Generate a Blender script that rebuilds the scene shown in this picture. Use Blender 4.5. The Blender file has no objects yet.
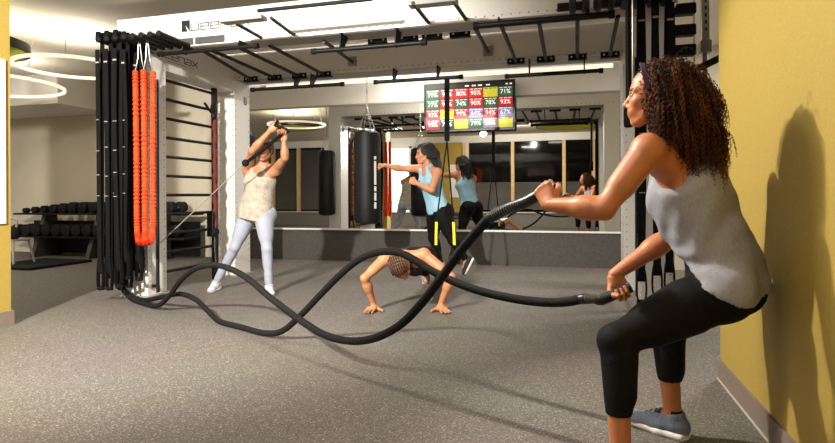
import bpy, math, random
import numpy as np
from mathutils import Vector, Matrix
random.seed(7); rng = np.random.default_rng(7)
C = bpy.context.scene.collection
PI = math.pi
# ---------------------------------------------------------------- camera
H_CAM = 1.0; FPX = 835*24/36; CX, CY = 417.5, 196.0
YAW = math.radians(15.4); ROLL = -0.0049
CM = Matrix.Rotation(YAW,3,'Z') @ Matrix.Rotation(PI/2,3,'X') @ Matrix.Rotation(ROLL,3,'Z')
cR = np.array(CM.col[0]); cU = np.array(CM.col[1]); cF = -np.array(CM.col[2]); cO = np.array([0,0,H_CAM])
def ray(x,y): return cF + (x-CX)/FPX*cR - (y-CY)/FPX*cU
def W(x,y,d): return cO + d*ray(x,y)                 # photo point at a depth
def on(x,y,axis,val):                                # photo point on a world plane
    r = ray(x,y); return cO + r*((val-cO[axis])/r[axis])
def proj(p):
    q = np.asarray(p)-cO; d = q@cF; return (CX+FPX*(q@cR)/d, CY-FPX*(q@cU)/d, d)
cam = bpy.data.cameras.new('camera'); cam.lens = 24; cam.sensor_width = 36; cam.sensor_fit='HORIZONTAL'
cam.shift_y = (CY-221.5)/835; cam.clip_start = .05
cam_o = bpy.data.objects.new('camera', cam); C.objects.link(cam_o)
m4 = CM.to_4x4(); m4.translation = Vector(cO); cam_o.matrix_world = m4
bpy.context.scene.camera = cam_o
sc = bpy.context.scene
sc.view_settings.view_transform='Standard'; sc.view_settings.look='None'; sc.view_settings.gamma=1; sc.view_settings.use_curve_mapping=False
# ---------------------------------------------------------------- materials
def lin(c):
    return tuple(((v/255)/12.92 if v/255<=.04045 else ((v/255+.055)/1.055)**2.4) for v in c)
MATS = {}
def mat(name, rgb, rough=.6, metal=0, noise=None, bump=None, emit=0, spec=.5, trans=0, sheen=0, sss=0, stretch=None):
    if name in MATS: return MATS[name]
    m = bpy.data.materials.new(name); m.use_nodes = True; nt = m.node_tree; b = nt.nodes['Principled BSDF']
    col = (*lin(rgb),1); b.inputs['Base Color'].default_value = col
    b.inputs['Roughness'].default_value = rough; b.inputs['Metallic'].default_value = metal
    b.inputs['Specular IOR Level'].default_value = spec
    if trans: b.inputs['Transmission Weight'].default_value = trans
    if sss:
        b.inputs['Subsurface Weight'].default_value = sss; b.inputs['Subsurface Radius'].default_value=(.012,.005,.003); b.inputs['Subsurface Scale'].default_value=1
    if emit: b.inputs['Emission Color'].default_value = col; b.inputs['Emission Strength'].default_value = emit
    tc = None
    def coords():
        nonlocal tc
        if tc is None:
            t = nt.nodes.new('ShaderNodeTexCoord'); mp = nt.nodes.new('ShaderNodeMapping')
            if stretch: mp.inputs['Scale'].default_value = stretch
            nt.links.new(t.outputs['Object'], mp.inputs['Vector']); tc = mp.outputs['Vector']
        return tc
    if noise:
        scl, amt = noise
        n = nt.nodes.new('ShaderNodeTexNoise'); n.inputs['Scale'].default_value = scl; n.inputs['Detail'].default_value = 4
        nt.links.new(coords(), n.inputs['Vector'])
        r = nt.nodes.new('ShaderNodeValToRGB'); r.color_ramp.elements[0].position=.3; r.color_ramp.elements[1].position=.7
        r.color_ramp.elements[0].color = (*[max(0,v*(1-amt)) for v in col[:3]],1); r.color_ramp.elements[1].color = (*[min(1,v*(1+amt)) for v in col[:3]],1)
        nt.links.new(n.outputs['Fac'], r.inputs['Fac']); nt.links.new(r.outputs['Color'], b.inputs['Base Color'])
    if bump:
        scl, st = bump
        n = nt.nodes.new('ShaderNodeTexNoise'); n.inputs['Scale'].default_value = scl; n.inputs['Detail'].default_value = 5
        nt.links.new(coords(), n.inputs['Vector'])
        u = nt.nodes.new('ShaderNodeBump'); u.inputs['Strength'].default_value = st; u.inputs['Distance'].default_value = .02
        nt.links.new(n.outputs['Fac'], u.inputs['Height']); nt.links.new(u.outputs['Normal'], b.inputs['Normal'])
    MATS[name] = m; return m
# ---------------------------------------------------------------- mesh builder
def nrm(v): v=np.asarray(v,float); return v/(np.linalg.norm(v)+1e-12)
def frame_for(d):
    d=nrm(d); u=np.array([0,0,1.]) if abs(d[2])<.9 else np.array([1.,0,0]); a=nrm(np.cross(u,d)); b=np.cross(d,a); return a,b
def new_mesh(name, V, Fc, mats, parent=None, smooth=True, ang=.7, mi=None, group=None):
    V=np.asarray(V,float)
    org=np.zeros(3)
    if parent is not None:
        p=parent; org=np.array(p.location)
        while p.parent: p=p.parent; org=org+np.array(p.location)
    me=bpy.data.meshes.new(name); me.from_pydata((V-org).tolist(),[],[list(map(int,f)) for f in Fc] if not isinstance(Fc,np.ndarray) else Fc.tolist())
    if not isinstance(mats,(list,tuple)): mats=[mats]
    for m in mats: me.materials.append(m)
    if mi is not None: me.polygons.foreach_set('material_index', np.asarray(mi,dtype=np.int32))
    if smooth:
        me.polygons.foreach_set('use_smooth',[True]*len(me.polygons))
        if ang: me.set_sharp_from_angle(angle=ang)
    me.update()
    o=bpy.data.objects.new(name,me); C.objects.link(o)
    if parent is not None: o.parent=parent
    return o
class MB:
    def __init__(s): s.v=[]; s.f=[]; s.mi=[]; s.cur=0; s.n=0
    def add(s,V,Fc):
        k=s.n; V=[tuple(map(float,p)) for p in V]; s.v+=V; s.n+=len(V)
        for f in Fc: s.f.append([i+k for i in f]); s.mi.append(s.cur)
        return s
    def box(s,lo,hi):
        x0,y0,z0=lo;x1,y1,z1=hi
        return s.add([(x0,y0,z0),(x1,y0,z0),(x1,y1,z0),(x0,y1,z0),(x0,y0,z1),(x1,y0,z1),(x1,y1,z1),(x0,y1,z1)],
          [(0,3,2,1),(4,5,6,7),(0,1,5,4),(1,2,6,5),(2,3,7,6),(3,0,4,7)])
    def obox(s,c,ax,ay,az,h):               # oriented box: centre, axes, half sizes
        c=np.asarray(c);P=[]
        for sx,sy,sz in ((-1,-1,-1),(1,-1,-1),(1,1,-1),(-1,1,-1),(-1,-1,1),(1,-1,1),(1,1,1),(-1,1,1)):
            P.append(c+np.asarray(ax)*sx*h[0]+np.asarray(ay)*sy*h[1]+np.asarray(az)*sz*h[2])
        return s.add(P,[(0,3,2,1),(4,5,6,7),(0,1,5,4),(1,2,6,5),(2,3,7,6),(3,0,4,7)])
    def tube(s,pts,r,n=10,closed=False,caps=True,flat=None):
        P=[np.asarray(p,float) for p in pts]; N=len(P); R=r if hasattr(r,'__len__') else [r]*N
        V=[];Fc=[]; a=None
        for i in range(N):
            t=nrm(P[(i+1)%N]-P[i-1]) if closed else nrm(P[min(i+1,N-1)]-P[max(i-1,0)])
            if a is None: a,_=frame_for(t)
            a=nrm(a-t*(a@t)); b=np.cross(t,a)
            for j in range(n):
                th=2*PI*j/n
                V.append(P[i]+R[i]*(math.cos(th)*a+math.sin(th)*b*(flat or 1)))
        M=N if closed else N-1
        for i in range(M):
            for j in range(n):
                i2=(i+1)%N; Fc.append((i*n+j,i*n+(j+1)%n,i2*n+(j+1)%n,i2*n+j))
        if caps and not closed:
            Fc.append(tuple(range(n))[::-1]); Fc.append(tuple((N-1)*n+j for j in range(n)))
        return s.add(V,Fc)
    def strip(s,pts,nor,w,t,closed=False):   # flat band along pts; nor = broad-face width direction
        P=[np.asarray(p,float) for p in pts];N=len(P);nor=nrm(nor);V=[];Fc=[]
        for i in range(N):
            tt=nrm(P[(i+1)%N]-P[i-1]) if closed else nrm(P[min(i+1,N-1)]-P[max(i-1,0)])
            q=nrm(np.cross(tt,nor))
            for a,b in ((-1,-1),(1,-1),(1,1),(-1,1)): V.append(P[i]+nor*a*w/2+q*b*t/2)
        M=N if closed else N-1
        for i in range(M):
            i2=(i+1)%N
            for j in range(4): Fc.append((i*4+j,i*4+(j+1)%4,i2*4+(j+1)%4,i2*4+j))
        if not closed: Fc.append((3,2,1,0)); Fc.append(tuple((N-1)*4+j for j in range(4)))
        return s.add(V,Fc)
    def lathe(s,prof,c,axis=(0,0,1),n=28):
        c=np.asarray(c,float);ax=nrm(axis);a,b=frame_for(ax);V=[];Fc=[]
        for r,z in prof:
            for j in range(n):
                th=2*PI*j/n; V.append(c+ax*z+r*(math.cos(th)*a+math.sin(th)*b))
        for i in range(len(prof)-1):
            for j in range(n): Fc.append((i*n+j,i*n+(j+1)%n,(i+1)*n+(j+1)%n,(i+1)*n+j))
        Fc.append(tuple(range(n))[::-1]);Fc.append(tuple((len(prof)-1)*n+j for j in range(n)))
        return s.add(V,Fc)
    def ball(s,c,r,n=12):
        c=np.asarray(c,float); r=np.asarray(r,float)*np.ones(3)
        V=[c+np.array([0,0,-r[2]])];Fc=[];m=n//2
        for i in range(1,m):
            ph=PI*i/m-PI/2
            for j in range(n): V.append(c+r*np.array([math.cos(ph)*math.cos(2*PI*j/n),math.cos(ph)*math.sin(2*PI*j/n),math.sin(ph)]))
        V.append(c+np.array([0,0,r[2]]));L=len(V)-1
        for j in range(n):
            Fc.append((0,1+(j+1)%n,1+j))
            for i in range(m-2): Fc.append((1+i*n+j,1+i*n+(j+1)%n,1+(i+1)*n+(j+1)%n,1+(i+1)*n+j))
            Fc.append((1+(m-2)*n+j,1+(m-2)*n+(j+1)%n,L))
        return s.add(V,Fc)
    def torus(s,c,R,r,axis=(0,0,1),n=40,m=8,sq=1.0):
        ax=nrm(axis);a,b=frame_for(ax);c=np.asarray(c,float)
        return s.tube([c+R*(math.cos(t)*a+math.sin(t)*b) for t in np.linspace(0,2*PI,n,endpoint=False)],r,m,closed=True)
    def build(s,name,mats,parent=None,smooth=True,ang=.6,bevel=0):
        o=new_mesh(name,s.v,s.f,mats,parent,smooth,ang,s.mi)
        if bevel:
            b=o.modifiers.new('bevel','BEVEL'); b.width=bevel; b.segments=2; b.limit_method='ANGLE'
        return o
def spline(P,n=8,closed=False):
    P=[np.asarray(p,float) for p in P]; out=[];N=len(P);M=N if closed else N-1
    for i in range(M):
        if closed: p0,p1,p2,p3=P[(i-1)%N],P[i],P[(i+1)%N],P[(i+2)%N]
        else: p0,p1,p2,p3=P[max(i-1,0)],P[i],P[i+1],P[min(i+2,N-1)]
        for t in np.linspace(0,1,n,endpoint=False):
            out.append(.5*((2*p1)+(-p0+p2)*t+(2*p0-5*p1+4*p2-p3)*t*t+(-p0+3*p1-3*p2+p3)*t**3))
    if not closed: out.append(P[-1])
    return out
def tag(o,label,cat,group=None,kind=None):
    if label: o['label']=label
    if cat: o['category']=cat
    if group: o['group']=group
    if kind: o['kind']=kind
    return o
def thing(name,label,cat,loc=(0,0,0),group=None):
    o=bpy.data.objects.new(name,None); C.objects.link(o); o.location=[float(v) for v in loc]; o.empty_display_size=.1
    return tag(o,label,cat,group)
def struct(o): o['kind']='structure'; return o
def dup(root,loc,label=None,rotz=None):
    r=root.copy(); C.objects.link(r); r.location=loc
    if rotz is not None: r.rotation_euler=(0,0,rotz)
    if label: r['label']=label
    for ch in list(root.children):
        c=ch.copy(); C.objects.link(c); c.parent=r
        for g in ch.children:
            d=g.copy(); C.objects.link(d); d.parent=c
    return r
# ---------------------------------------------------------------- implicit surfaces
def cap(a,b,ra,rb=None,k=.02): return ('cap',np.asarray(a,float),np.asarray(b,float),ra,ra if rb is None else rb,k)
def ell(c,axes,r,k=.02): return ('ell',np.asarray(c,float),np.array([nrm(a) for a in axes]),np.asarray(r,float),k)
def sph(c,r,k=.02): return ('cap',np.asarray(c,float),np.asarray(c,float),r,r,k)
def ecap(a,b,ra,rb,lat,q,k=.03): return ('ecap',np.asarray(a,float),np.asarray(b,float),ra,rb,nrm(lat),q,k)
def prim_bounds(p):
    if p[0]=='ell': r=p[3].max(); return p[1]-r,p[1]+r
    r=max(p[3],p[4])*(max(1,p[6]) if p[0]=='ecap' else 1); return np.minimum(p[1],p[2])-r,np.maximum(p[1],p[2])+r
def prim_d(p,X,Y,Z):
    if p[0]=='ell':
        c,A,r=p[1],p[2],p[3]; x,y,z=X-c[0],Y-c[1],Z-c[2]
        u=[(A[i,0]*x+A[i,1]*y+A[i,2]*z) for i in range(3)]
        k0=np.sqrt(sum((u[i]/r[i])**2 for i in range(3)))+1e-9; k1=np.sqrt(sum((u[i]/r[i]**2)**2 for i in range(3)))+1e-9
        return k0*(k0-1)/k1
    a,b,ra,rb=p[1:5]; ab=b-a; L=float(ab@ab)
    x,y,z=X-a[0],Y-a[1],Z-a[2]
    if L<1e-12: t=np.zeros_like(x)
    else: t=np.clip((x*ab[0]+y*ab[1]+z*ab[2])/L,0,1)
    x=x-t*ab[0]; y=y-t*ab[1]; z=z-t*ab[2]; r=ra+(rb-ra)*t
    if p[0]=='cap': return np.sqrt(x*x+y*y+z*z)-r
    l,q=p[5],p[6]; ax=nrm(ab); n=nrm(np.cross(ax,l)); l=np.cross(n,ax)
    vl=l[0]*x+l[1]*y+l[2]*z; vn=(n[0]*x+n[1]*y+n[2]*z)/q; va=(ax[0]*x+ax[1]*y+ax[2]*z)/q
    return (np.sqrt(vl*vl+vn*vn+va*va)-r)*min(1,(1+q)/2)
def inflate(P,e):
    out=[]
    for p in P:
        p=list(p)
        if p[0]=='ell': p[3]=p[3]+e
        else: p[3]+=e; p[4]+=e
        out.append(tuple(p))
    return out
def sdf_mesh(P,h,sub=(),planes=(),smooth=2,disp=None):
    B=[prim_bounds(p) for p in P]; lo=np.min([b[0] for b in B],0)-4*h-.01; hi=np.max([b[1] for b in B],0)+4*h+.01
    n=np.ceil((hi-lo)/h).astype(int)+1
    ax=[(lo[i]+h*np.arange(n[i])).astype(np.float32) for i in range(3)]
    F=np.full(n,.5,np.float32)
    def region(p,pad):
        a,b=prim_bounds(p); s=[]
        for i in range(3):
            i0=max(0,int((a[i]-pad-lo[i])/h)); i1=min(n[i],int((b[i]+pad-lo[i])/h)+2); s.append(slice(i0,max(i0,i1)))
        return tuple(s)
    for p in P:
        k=p[-1]; s=region(p,2*k+3*h)
        X,Y,Z=ax[0][s[0]][:,None,None],ax[1][s[1]][None,:,None],ax[2][s[2]][None,None,:]
        d=prim_d(p,X,Y,Z).astype(np.float32); f=F[s]; hh=np.clip(.5+.5*(d-f)/k,0,1)
        F[s]=d*(1-hh)+f*hh-k*hh*(1-hh)
    for p in sub:
        k=p[-1]; s=region(p,2*k+3*h)
        if any(q.stop<=q.start for q in s): continue
        X,Y,Z=ax[0][s[0]][:,None,None],ax[1][s[1]][None,:,None],ax[2][s[2]][None,None,:]
        d=-prim_d(p,X,Y,Z).astype(np.float32); f=F[s]; hh=np.clip(.5-.5*(d-f)/k,0,1)
        F[s]=d*(1-hh)+f*hh+k*hh*(1-hh)
    X,Y,Z=ax[0][:,None,None],ax[1][None,:,None],ax[2][None,None,:]
    if disp is not None: F=F+disp(X,Y,Z).astype(np.float32)
    for c,nn in planes:
        nn=nrm(nn); F=np.maximum(F,((X-c[0])*nn[0]+(Y-c[1])*nn[1]+(Z-c[2])*nn[2]).astype(np.float32))
    F[F==0]=1e-7
    S=F<0
    cnt=np.zeros(n-1,np.int8)
    for i in (0,1):
        for j in (0,1):
            for k in (0,1): cnt+=S[i:n[0]-1+i,j:n[1]-1+j,k:n[2]-1+k]
    act=(cnt>0)&(cnt<8); idx=np.argwhere(act); N=len(idx)
    imap=np.full(n-1,-1,np.int32); imap[act]=np.arange(N)
    off=np.array([(i,j,k) for i in (0,1) for j in (0,1) for k in (0,1)])
    val=np.stack([F[idx[:,0]+o[0],idx[:,1]+o[1],idx[:,2]+o[2]] for o in off],1)
    acc=np.zeros((N,3));w=np.zeros(N)
    for a in range(8):
        for b in range(a+1,8):
            if np.abs(off[a]-off[b]).sum()!=1: continue
            va,vb=val[:,a],val[:,b]; m=(va<0)!=(vb<0); t=np.where(m,va/np.where(m,va-vb,1),0)
            acc+=np.where(m[:,None],off[a]+t[:,None]*(off[b]-off[a]),0); w+=m
    V=lo+h*(idx+acc/w[:,None])
    Q=[]
    for a in range(3):
        b,c=(a+1)%3,(a+2)%3
        sl0=[slice(None)]*3; sl1=[slice(None)]*3; sl0[a]=slice(0,n[a]-1); sl1[a]=slice(1,n[a])
        A,Bq=S[tuple(sl0)],S[tuple(sl1)]
        for flip,m in ((False,A&~Bq),(True,~A&Bq)):
            e=np.argwhere(m)
            if len(e)==0: continue
            q=[]
            for db,dc in ((-1,-1),(0,-1),(0,0),(-1,0)):
                g=e.copy(); g[:,b]+=db; g[:,c]+=dc; q.append(imap[g[:,0],g[:,1],g[:,2]])
            q=np.stack(q,1)
            if flip: q=q[:,::-1]
            Q.append(q)
    Q=np.concatenate(Q)
    for _ in range(smooth):
        s=np.zeros_like(V);ct=np.zeros(N)
        for a in range(4):
            b=(a+1)%4; np.add.at(s,Q[:,a],V[Q[:,b]]); np.add.at(ct,Q[:,a],1); np.add.at(s,Q[:,b],V[Q[:,a]]); np.add.at(ct,Q[:,b],1)
        V=.5*V+.5*s/ct[:,None]
    return V,Q
def join_vq(parts):
    V=[];Q=[];M=[];k=0
    for v,q,m in parts:
        V.append(v);Q+=[[int(i)+k for i in f] for f in q];M+=list(m) if hasattr(m,'__len__') else [m]*len(q);k+=len(v)
    return np.concatenate(V),Q,M
# ---------------------------------------------------------------- people
def orth(v,w): v=np.asarray(v,float); w=nrm(w); return nrm(v-w*(v@w))
def rot_dn(d,n,a): a=math.radians(a); return math.cos(a)*d+math.sin(a)*n
def hand_prims(wr,d,n,w,curl=(60,80,45),thumb='close',s=1.0,fore=None,spread=0.0):
    """palm of four metacarpals, four unequal fingers of three bones, a thumb from the side of the palm"""
    P=[]; d=nrm(d); n=nrm(n); w=nrm(w)
    offs=(.029,.0095,-.010,-.028); base=(.081,.085,.081,.073); lens=((.041,.025,.021),(.046,.029,.022),(.042,.027,.021),(.033,.020,.019))
    if fore is not None: P.append(cap(wr-nrm(fore)*.045*s,wr+d*.005,.0225*s,.0235*s,.012))
    for i in range(4):
        b=wr+(d*base[i]+w*offs[i])*s
        P.append(cap(wr+(w*offs[i]*.62+d*.008)*s,b-d*.004,.0165*s,.0125*s,.014))
        P.append(sph(b-n*.003*s,.0118*s,.006))
    P.append(ell(wr+(d*.032+w*.020+n*.012)*s,(d,w,n),np.array([.034,.018,.015])*s,.012))
    for i in range(4):
        b=wr+(d*base[i]+w*offs[i])*s; a=0; r=.0100*s*(.9 if i==3 else 1)
        for j in range(3):
            c=curl[j] if not hasattr(curl[0],'__len__') else curl[i][j]
            a+=c; dd=nrm(rot_dn(d,n,a)+w*offs[i]*spread*12*(1 if a<60 else 0))
            e=b+dd*lens[i][j]*s; P.append(cap(b,e,r,r*.90,.0035)); b=e; r*=.90
    t=wr+(d*.022+w*.026+n*.006)*s
    if thumb=='close': D=(nrm(d*.75+w*.55+n*.45),nrm(d*.75+n*.75-w*.05),nrm(d*.35+n*.75-w*.55))
    elif thumb=='open': D=(nrm(d*.65+w*.75+n*.1),nrm(d*.75+w*.65),nrm(d*.85+w*.5))
    else: D=(nrm(d*.8+w*.5+n*.3),nrm(d*.9+n*.3+w*.1),nrm(d*.9+n*.35))
    for dd,L,r in zip(D,(.044,.033,.026),(.0145,.0115,.0102)):
        e=t+dd*L*s; P.append(cap(t,e,r*s,r*.9*s,.006)); t=e
    return P
def head_prims(c,f,u,s=1.0):
    l=np.cross(u,f); c=np.asarray(c,float)
    def q(x,y,z): return c+(f*x+l*y+u*z)*s
    E=lambda x,y,z,rx,ry,rz,k=.015: ell(q(x,y,z),(f,l,u),np.array([rx,ry,rz])*s,k*s)
    def K(a,b,ra,rb,k=.01): return cap(q(*a),q(*b),ra*s,rb*s,k*s)
    P=[E(-.012,0,.032,.098,.074,.085),E(.028,0,-.022,.060,.058,.082,.02)]
    for y in (1,-1):
        P+=[K((.0,.052*y,-.052),(.058,.016*y,-.098),.016,.017,.02),E(.060,.036*y,-.022,.022,.022,.020,.02),
            K((.078,.012*y,.022),(.066,.046*y,.020),.010,.009,.014),
            E(-.004,.074*y,-.012,.017,.007,.030,.004),E(.092,.012*y,-.036,.011,.008,.008,.006)]
    P+=[K((.086,0,.008),(.108,0,-.030),.0075,.0105,.008),E(.070,0,-.098,.020,.020,.017,.018),
        E(.086,0,-.060,.012,.023,.0065,.005),E(.084,0,-.0725,.012,.019,.0075,.005),E(.072,0,-.058,.022,.032,.030,.02)]
    S=[E(.096,y*.032,.002,.014,.017,.010,.012) for y in (1,-1)]
    return P,S,q
def head_regions(V,Q,c,f,u,s):
    """material index per face: 0 skin, 1 lips, 2 brows"""
    l=np.cross(u,f); cen=V[np.asarray(Q)].mean(1)-c; x,y,z=cen@f/s,cen@l/s,cen@u/s
    mi=np.zeros(len(Q),int)
    mi[(x>.082)&(np.abs(y)<.021*(1-((z+.066)/.02)**2))&(z>-.0795)&(z<-.0535)&(x<.1)]=1
    mi[(x>.060)&(np.abs(y)>.014)&(np.abs(y)<.050)&(np.abs(z-.0245-.05*(np.abs(y)-.014)*(1-(np.abs(y)-.014)/.03))<.0042)]=2
    return mi
def person_mesh(root,J,skin,lips,brow,h,hh,S=1.0,hs=1.0,extra=()):
    f=J['hf'];u=J['hu']
    HP,HS,q=head_prims(J['head'],f,u,hs)
    V,Q=sdf_mesh(HP+[cap(J['head']-u*.06*hs-f*.03*hs,J['head']*.45+J['neckb']*.55,.050*S,.050*S,.02)],min(h,.0055),sub=HS,smooth=1)
    hm=head_regions(V,Q,J['head'],f,u,hs)
    parts=[(V,Q,hm)]
    T=J['T']; parts.append((*sdf_mesh(T,h,smooth=2),0))
    for hd in J['hands']: parts.append((*sdf_mesh(hd,hh,smooth=1),0))
    # eyes: lids are the sockets' edge, ball and iris sit inside
    mb=MB()
    for y in (1,-1):
        mb.cur=3; mb.ball(q(.0735,y*.031,.002),.0125*hs,12)
        mb.cur=4; mb.ball(q(.0815,y*.0315,.002),.0062*hs,10)
        mb.cur=5; ll=np.cross(u,f)
        mb.tube([q(.080+.006*math.cos(t),y*(.031+.014*math.sin(t)),.0085+.003*math.cos(t)) for t in np.linspace(-1.3,1.3,7)],.0016*hs,5)
    parts.append((np.array(mb.v),mb.f,mb.mi))
    V,Q,M=join_vq(parts)
    return new_mesh('body',V,Q,[skin,lips,brow,EYEW,EYED,LASH],root,True,None,M)
def body_prims(J,S=1.0,bust=1.0,hipw=1.0,armw=1.0,legw=1.0):
    u=nrm(J['neckb']-J['pelvis']); ls=orth(J['shL']-J['shR'],u); lh=orth(J['hipL']-J['hipR'],u); f=np.cross(ls,u); fh=np.cross(lh,u)
    pel,ch,nb=J['pelvis'],J['chest'],J['neckb']
    J.update(u=u,ls=ls,lh=lh,f=f,fh=fh)
    w1=pel*.5+ch*.5
    tor=[ell(pel-u*.01,(lh,fh,u),np.array([.165*hipw,.108,.115])*S,.04),ecap(pel+u*.03,w1,.128*S,.112*S,lh,.76,.04),ecap(w1,ch,.112*S,.138*S,ls,.72,.04),
         ell(ch+u*.01,(ls,f,u),np.array([.145,.098,.15])*S,.04)]
    for s,sd in ((1,'L'),(-1,'R')): tor.append(ell(ch+f*.075*S+ls*s*.068*S-u*.005,(ls,f,u),np.array([.060,.050*bust,.062])*S,.03))
    sh=[]
    for sd in 'LR':
        sh+=[cap(nb-u*.02,J['sh'+sd],.052*S,.046*S,.03),cap(ch+u*.07,J['sh'+sd]-u*.03,.085*S,.045*S,.03)]
    sh.append(cap(nb-u*.03,nb*.35+J['head']*.65-J['hf']*.02,.056*S,.050*S,.03))
    S0=S; S=S0*legw
    legs=[]
    for sd in 'LR':
        H,K,A=J['hip'+sd],J['kn'+sd],J['an'+sd]; ft=J['ft'+sd]; ax=nrm(A-K); bk=-orth(ft,ax)
        legs+=[cap(H,K,.086*S,.046*S,.03),cap(H*.75+K*.25,H*.4+K*.6,.082*S,.066*S,.03),ell(H-fh*.055*S+u*.015,(lh,fh,u),np.array([.088,.085,.095])*S,.035),
               cap(K,A,.043*S,.030*S,.02),cap(K+(A-K)*.16+bk*.016*S,K+(A-K)*.45+bk*.014*S,.044*S,.036*S,.03),sph(K-bk*.004*S,.044*S,.02)]
    S=S0*armw
    arms=[]
    for sd in 'LR':
        s0,e,w=J['sh'+sd],J['el'+sd],J['wr'+sd]
        arms+=[cap(s0,e,.046*S,.034*S,.025),sph(s0,.050*S,.03),cap(s0*.75+e*.25,s0*.4+e*.6,.043*S,.042*S,.02),cap(e,e+(w-e)*.35,.034*S,.039*S,.02),cap(e+(w-e)*.25,w,.039*S,.0235*S,.02)]
    S=S0
    J['tor'],J['shp'],J['legs'],J['arms']=tor,sh,legs,arms
    ankl=[cap(J['an'+sd],J['an'+sd]+J['ft'+sd]*.06-np.array([0,0,.03]),.033*S,.03*S,.02) for sd in 'LR']
    J['T']=tor+sh+legs+arms+ankl
    return J
def shoe(root,A,ft,up,upper,sole,lace,S=1.0,h=.006,name='shoe'):
    """trainer: upper with a white midsole and laces as sub-parts; A = ankle centre, about 8.5 cm over the sole"""
    ft=nrm(ft); up=orth(up,ft); l=np.cross(up,ft); A=np.asarray(A,float)
    q=lambda x,y,z: A+(ft*x+l*y+up*(z-.085))*S
    P=[cap(q(-.035,0,.045),q(.06,0,.042),.034*S,.040*S,.02),cap(q(.05,0,.040),q(.135,.004,.032),.041*S,.034*S,.02),ell(q(.155,.004,.028),(ft,l,up),np.array([.042,.038,.026])*S,.02),
       cap(q(-.012,0,.06),q(-.008,0,.088),.040*S,.039*S,.02),cap(q(.0,0,.082),q(.075,0,.055),.033*S,.030*S,.02)]
    V,Q=sdf_mesh(P,h,sub=[cap(q(-.004,0,.089),q(-.004,0,.16),.030*S,.034*S,.006)],planes=[(q(0,0,.018),-up),(q(-.0,0,.098),up*1.0+ft*.2)],smooth=1)
    o=new_mesh(name,V,Q,upper,root,True,.9)
    P2=[ecap(q(-.038,0,.015),q(.05,0,.015),.043*S,.043*S,l,.62,.02),ecap(q(.05,0,.015),q(.155,.003,.017),.045*S,.040*S,l,.55,.02)]
    V,Q=sdf_mesh(P2,h,planes=[(q(0,0,.0),-up),(q(0,0,.029),up)],smooth=1)
    new_mesh('sole',V,Q,sole,o,True,.9)
    mb=MB()
    for i in range(4):
        x=.045+.02*i; z=.0995-.0095*i
        mb.tube([q(x,-.026,z-.012),q(x+.004,-.012,z-.001),q(x+.007,0,z+.001),q(x+.004,.012,z-.001),q(x,.026,z-.012)],.0032*S,5)
    for y in (1,-1): mb.tube(spline([q(.043,0,.093),q(.038,.014*y,.105),q(.05,.03*y,.098),q(.06,.018*y,.088),q(.045,0,.092)],4),.0026*S,5)
    mb.build('lace',lace,o)
    return o
def curls(root,centers_fn,n,length,mats,rad=.0022,coil=.011,pitch=.024,seg=22,base=None,h=.007,name='hair',bs=1):
    """curly hair: a core volume with coiled locks over it, one mesh"""
    mb=MB()
    for i in range(n):
        p,d,L,side=centers_fn(i); a,b=frame_for(d); ph=rng.uniform(0,6.28); sg=rng.choice([-1,1]); cr=coil*rng.uniform(.7,1.25); N=seg
        pts=[];rr=[]
        pos=np.array(p,float); dd=np.array(d,float)
        for j in range(N):
            t=j/(N-1); th=ph+sg*t*L/pitch*2*PI
            g=min(1,t*4)*cr*(1-.25*t)
            pts.append(pos+g*(math.cos(th)*a+math.sin(th)*b)); rr.append(rad*(1.0-.6*t*t))
            dd=nrm(dd+np.array([0,0,-.075])*(1+t)+side*.02); pos=pos+dd*L/N
        mb.cur=int(rng.integers(0,len(mats))); mb.tube(pts,rr,4,caps=False)
    parts=[(np.array(mb.v),mb.f,mb.mi)]
    if base: parts.append((*sdf_mesh(base,h,smooth=bs,disp=None),0))
    V,Q,M=join_vq(parts)
    return new_mesh(name,V,Q,mats,root,True,None,M)
SKIN_TAN=mat('skin_tan',(190,118,74),.48,noise=(9,.06)); SKIN_FAIR=mat('skin_fair',(176,122,86),.5,noise=(9,.05)); SKIN_MID=mat('skin_medium',(194,132,92),.5,noise=(9,.05))
LIPS=mat('lips',(160,82,70),.4); BROW=mat('brow_hair',(46,30,20),.8); EYEW=mat('eye_white',(176,160,148),.5); EYED=mat('eye_iris',(38,24,16),.2); LASH=mat('lashes',(22,14,10),.7)
UP=np.array([0,0,1.])

def open_hem(V,Q,c,n):
    qn=np.cross(V[Q[:,2]]-V[Q[:,0]],V[Q[:,3]]-V[Q[:,1]]); qn/=np.linalg.norm(qn,axis=1)[:,None]+1e-12
    d=(V[Q].mean(1)-c)@n
    return ~((d>-.03)&(qn@n>.72))
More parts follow.
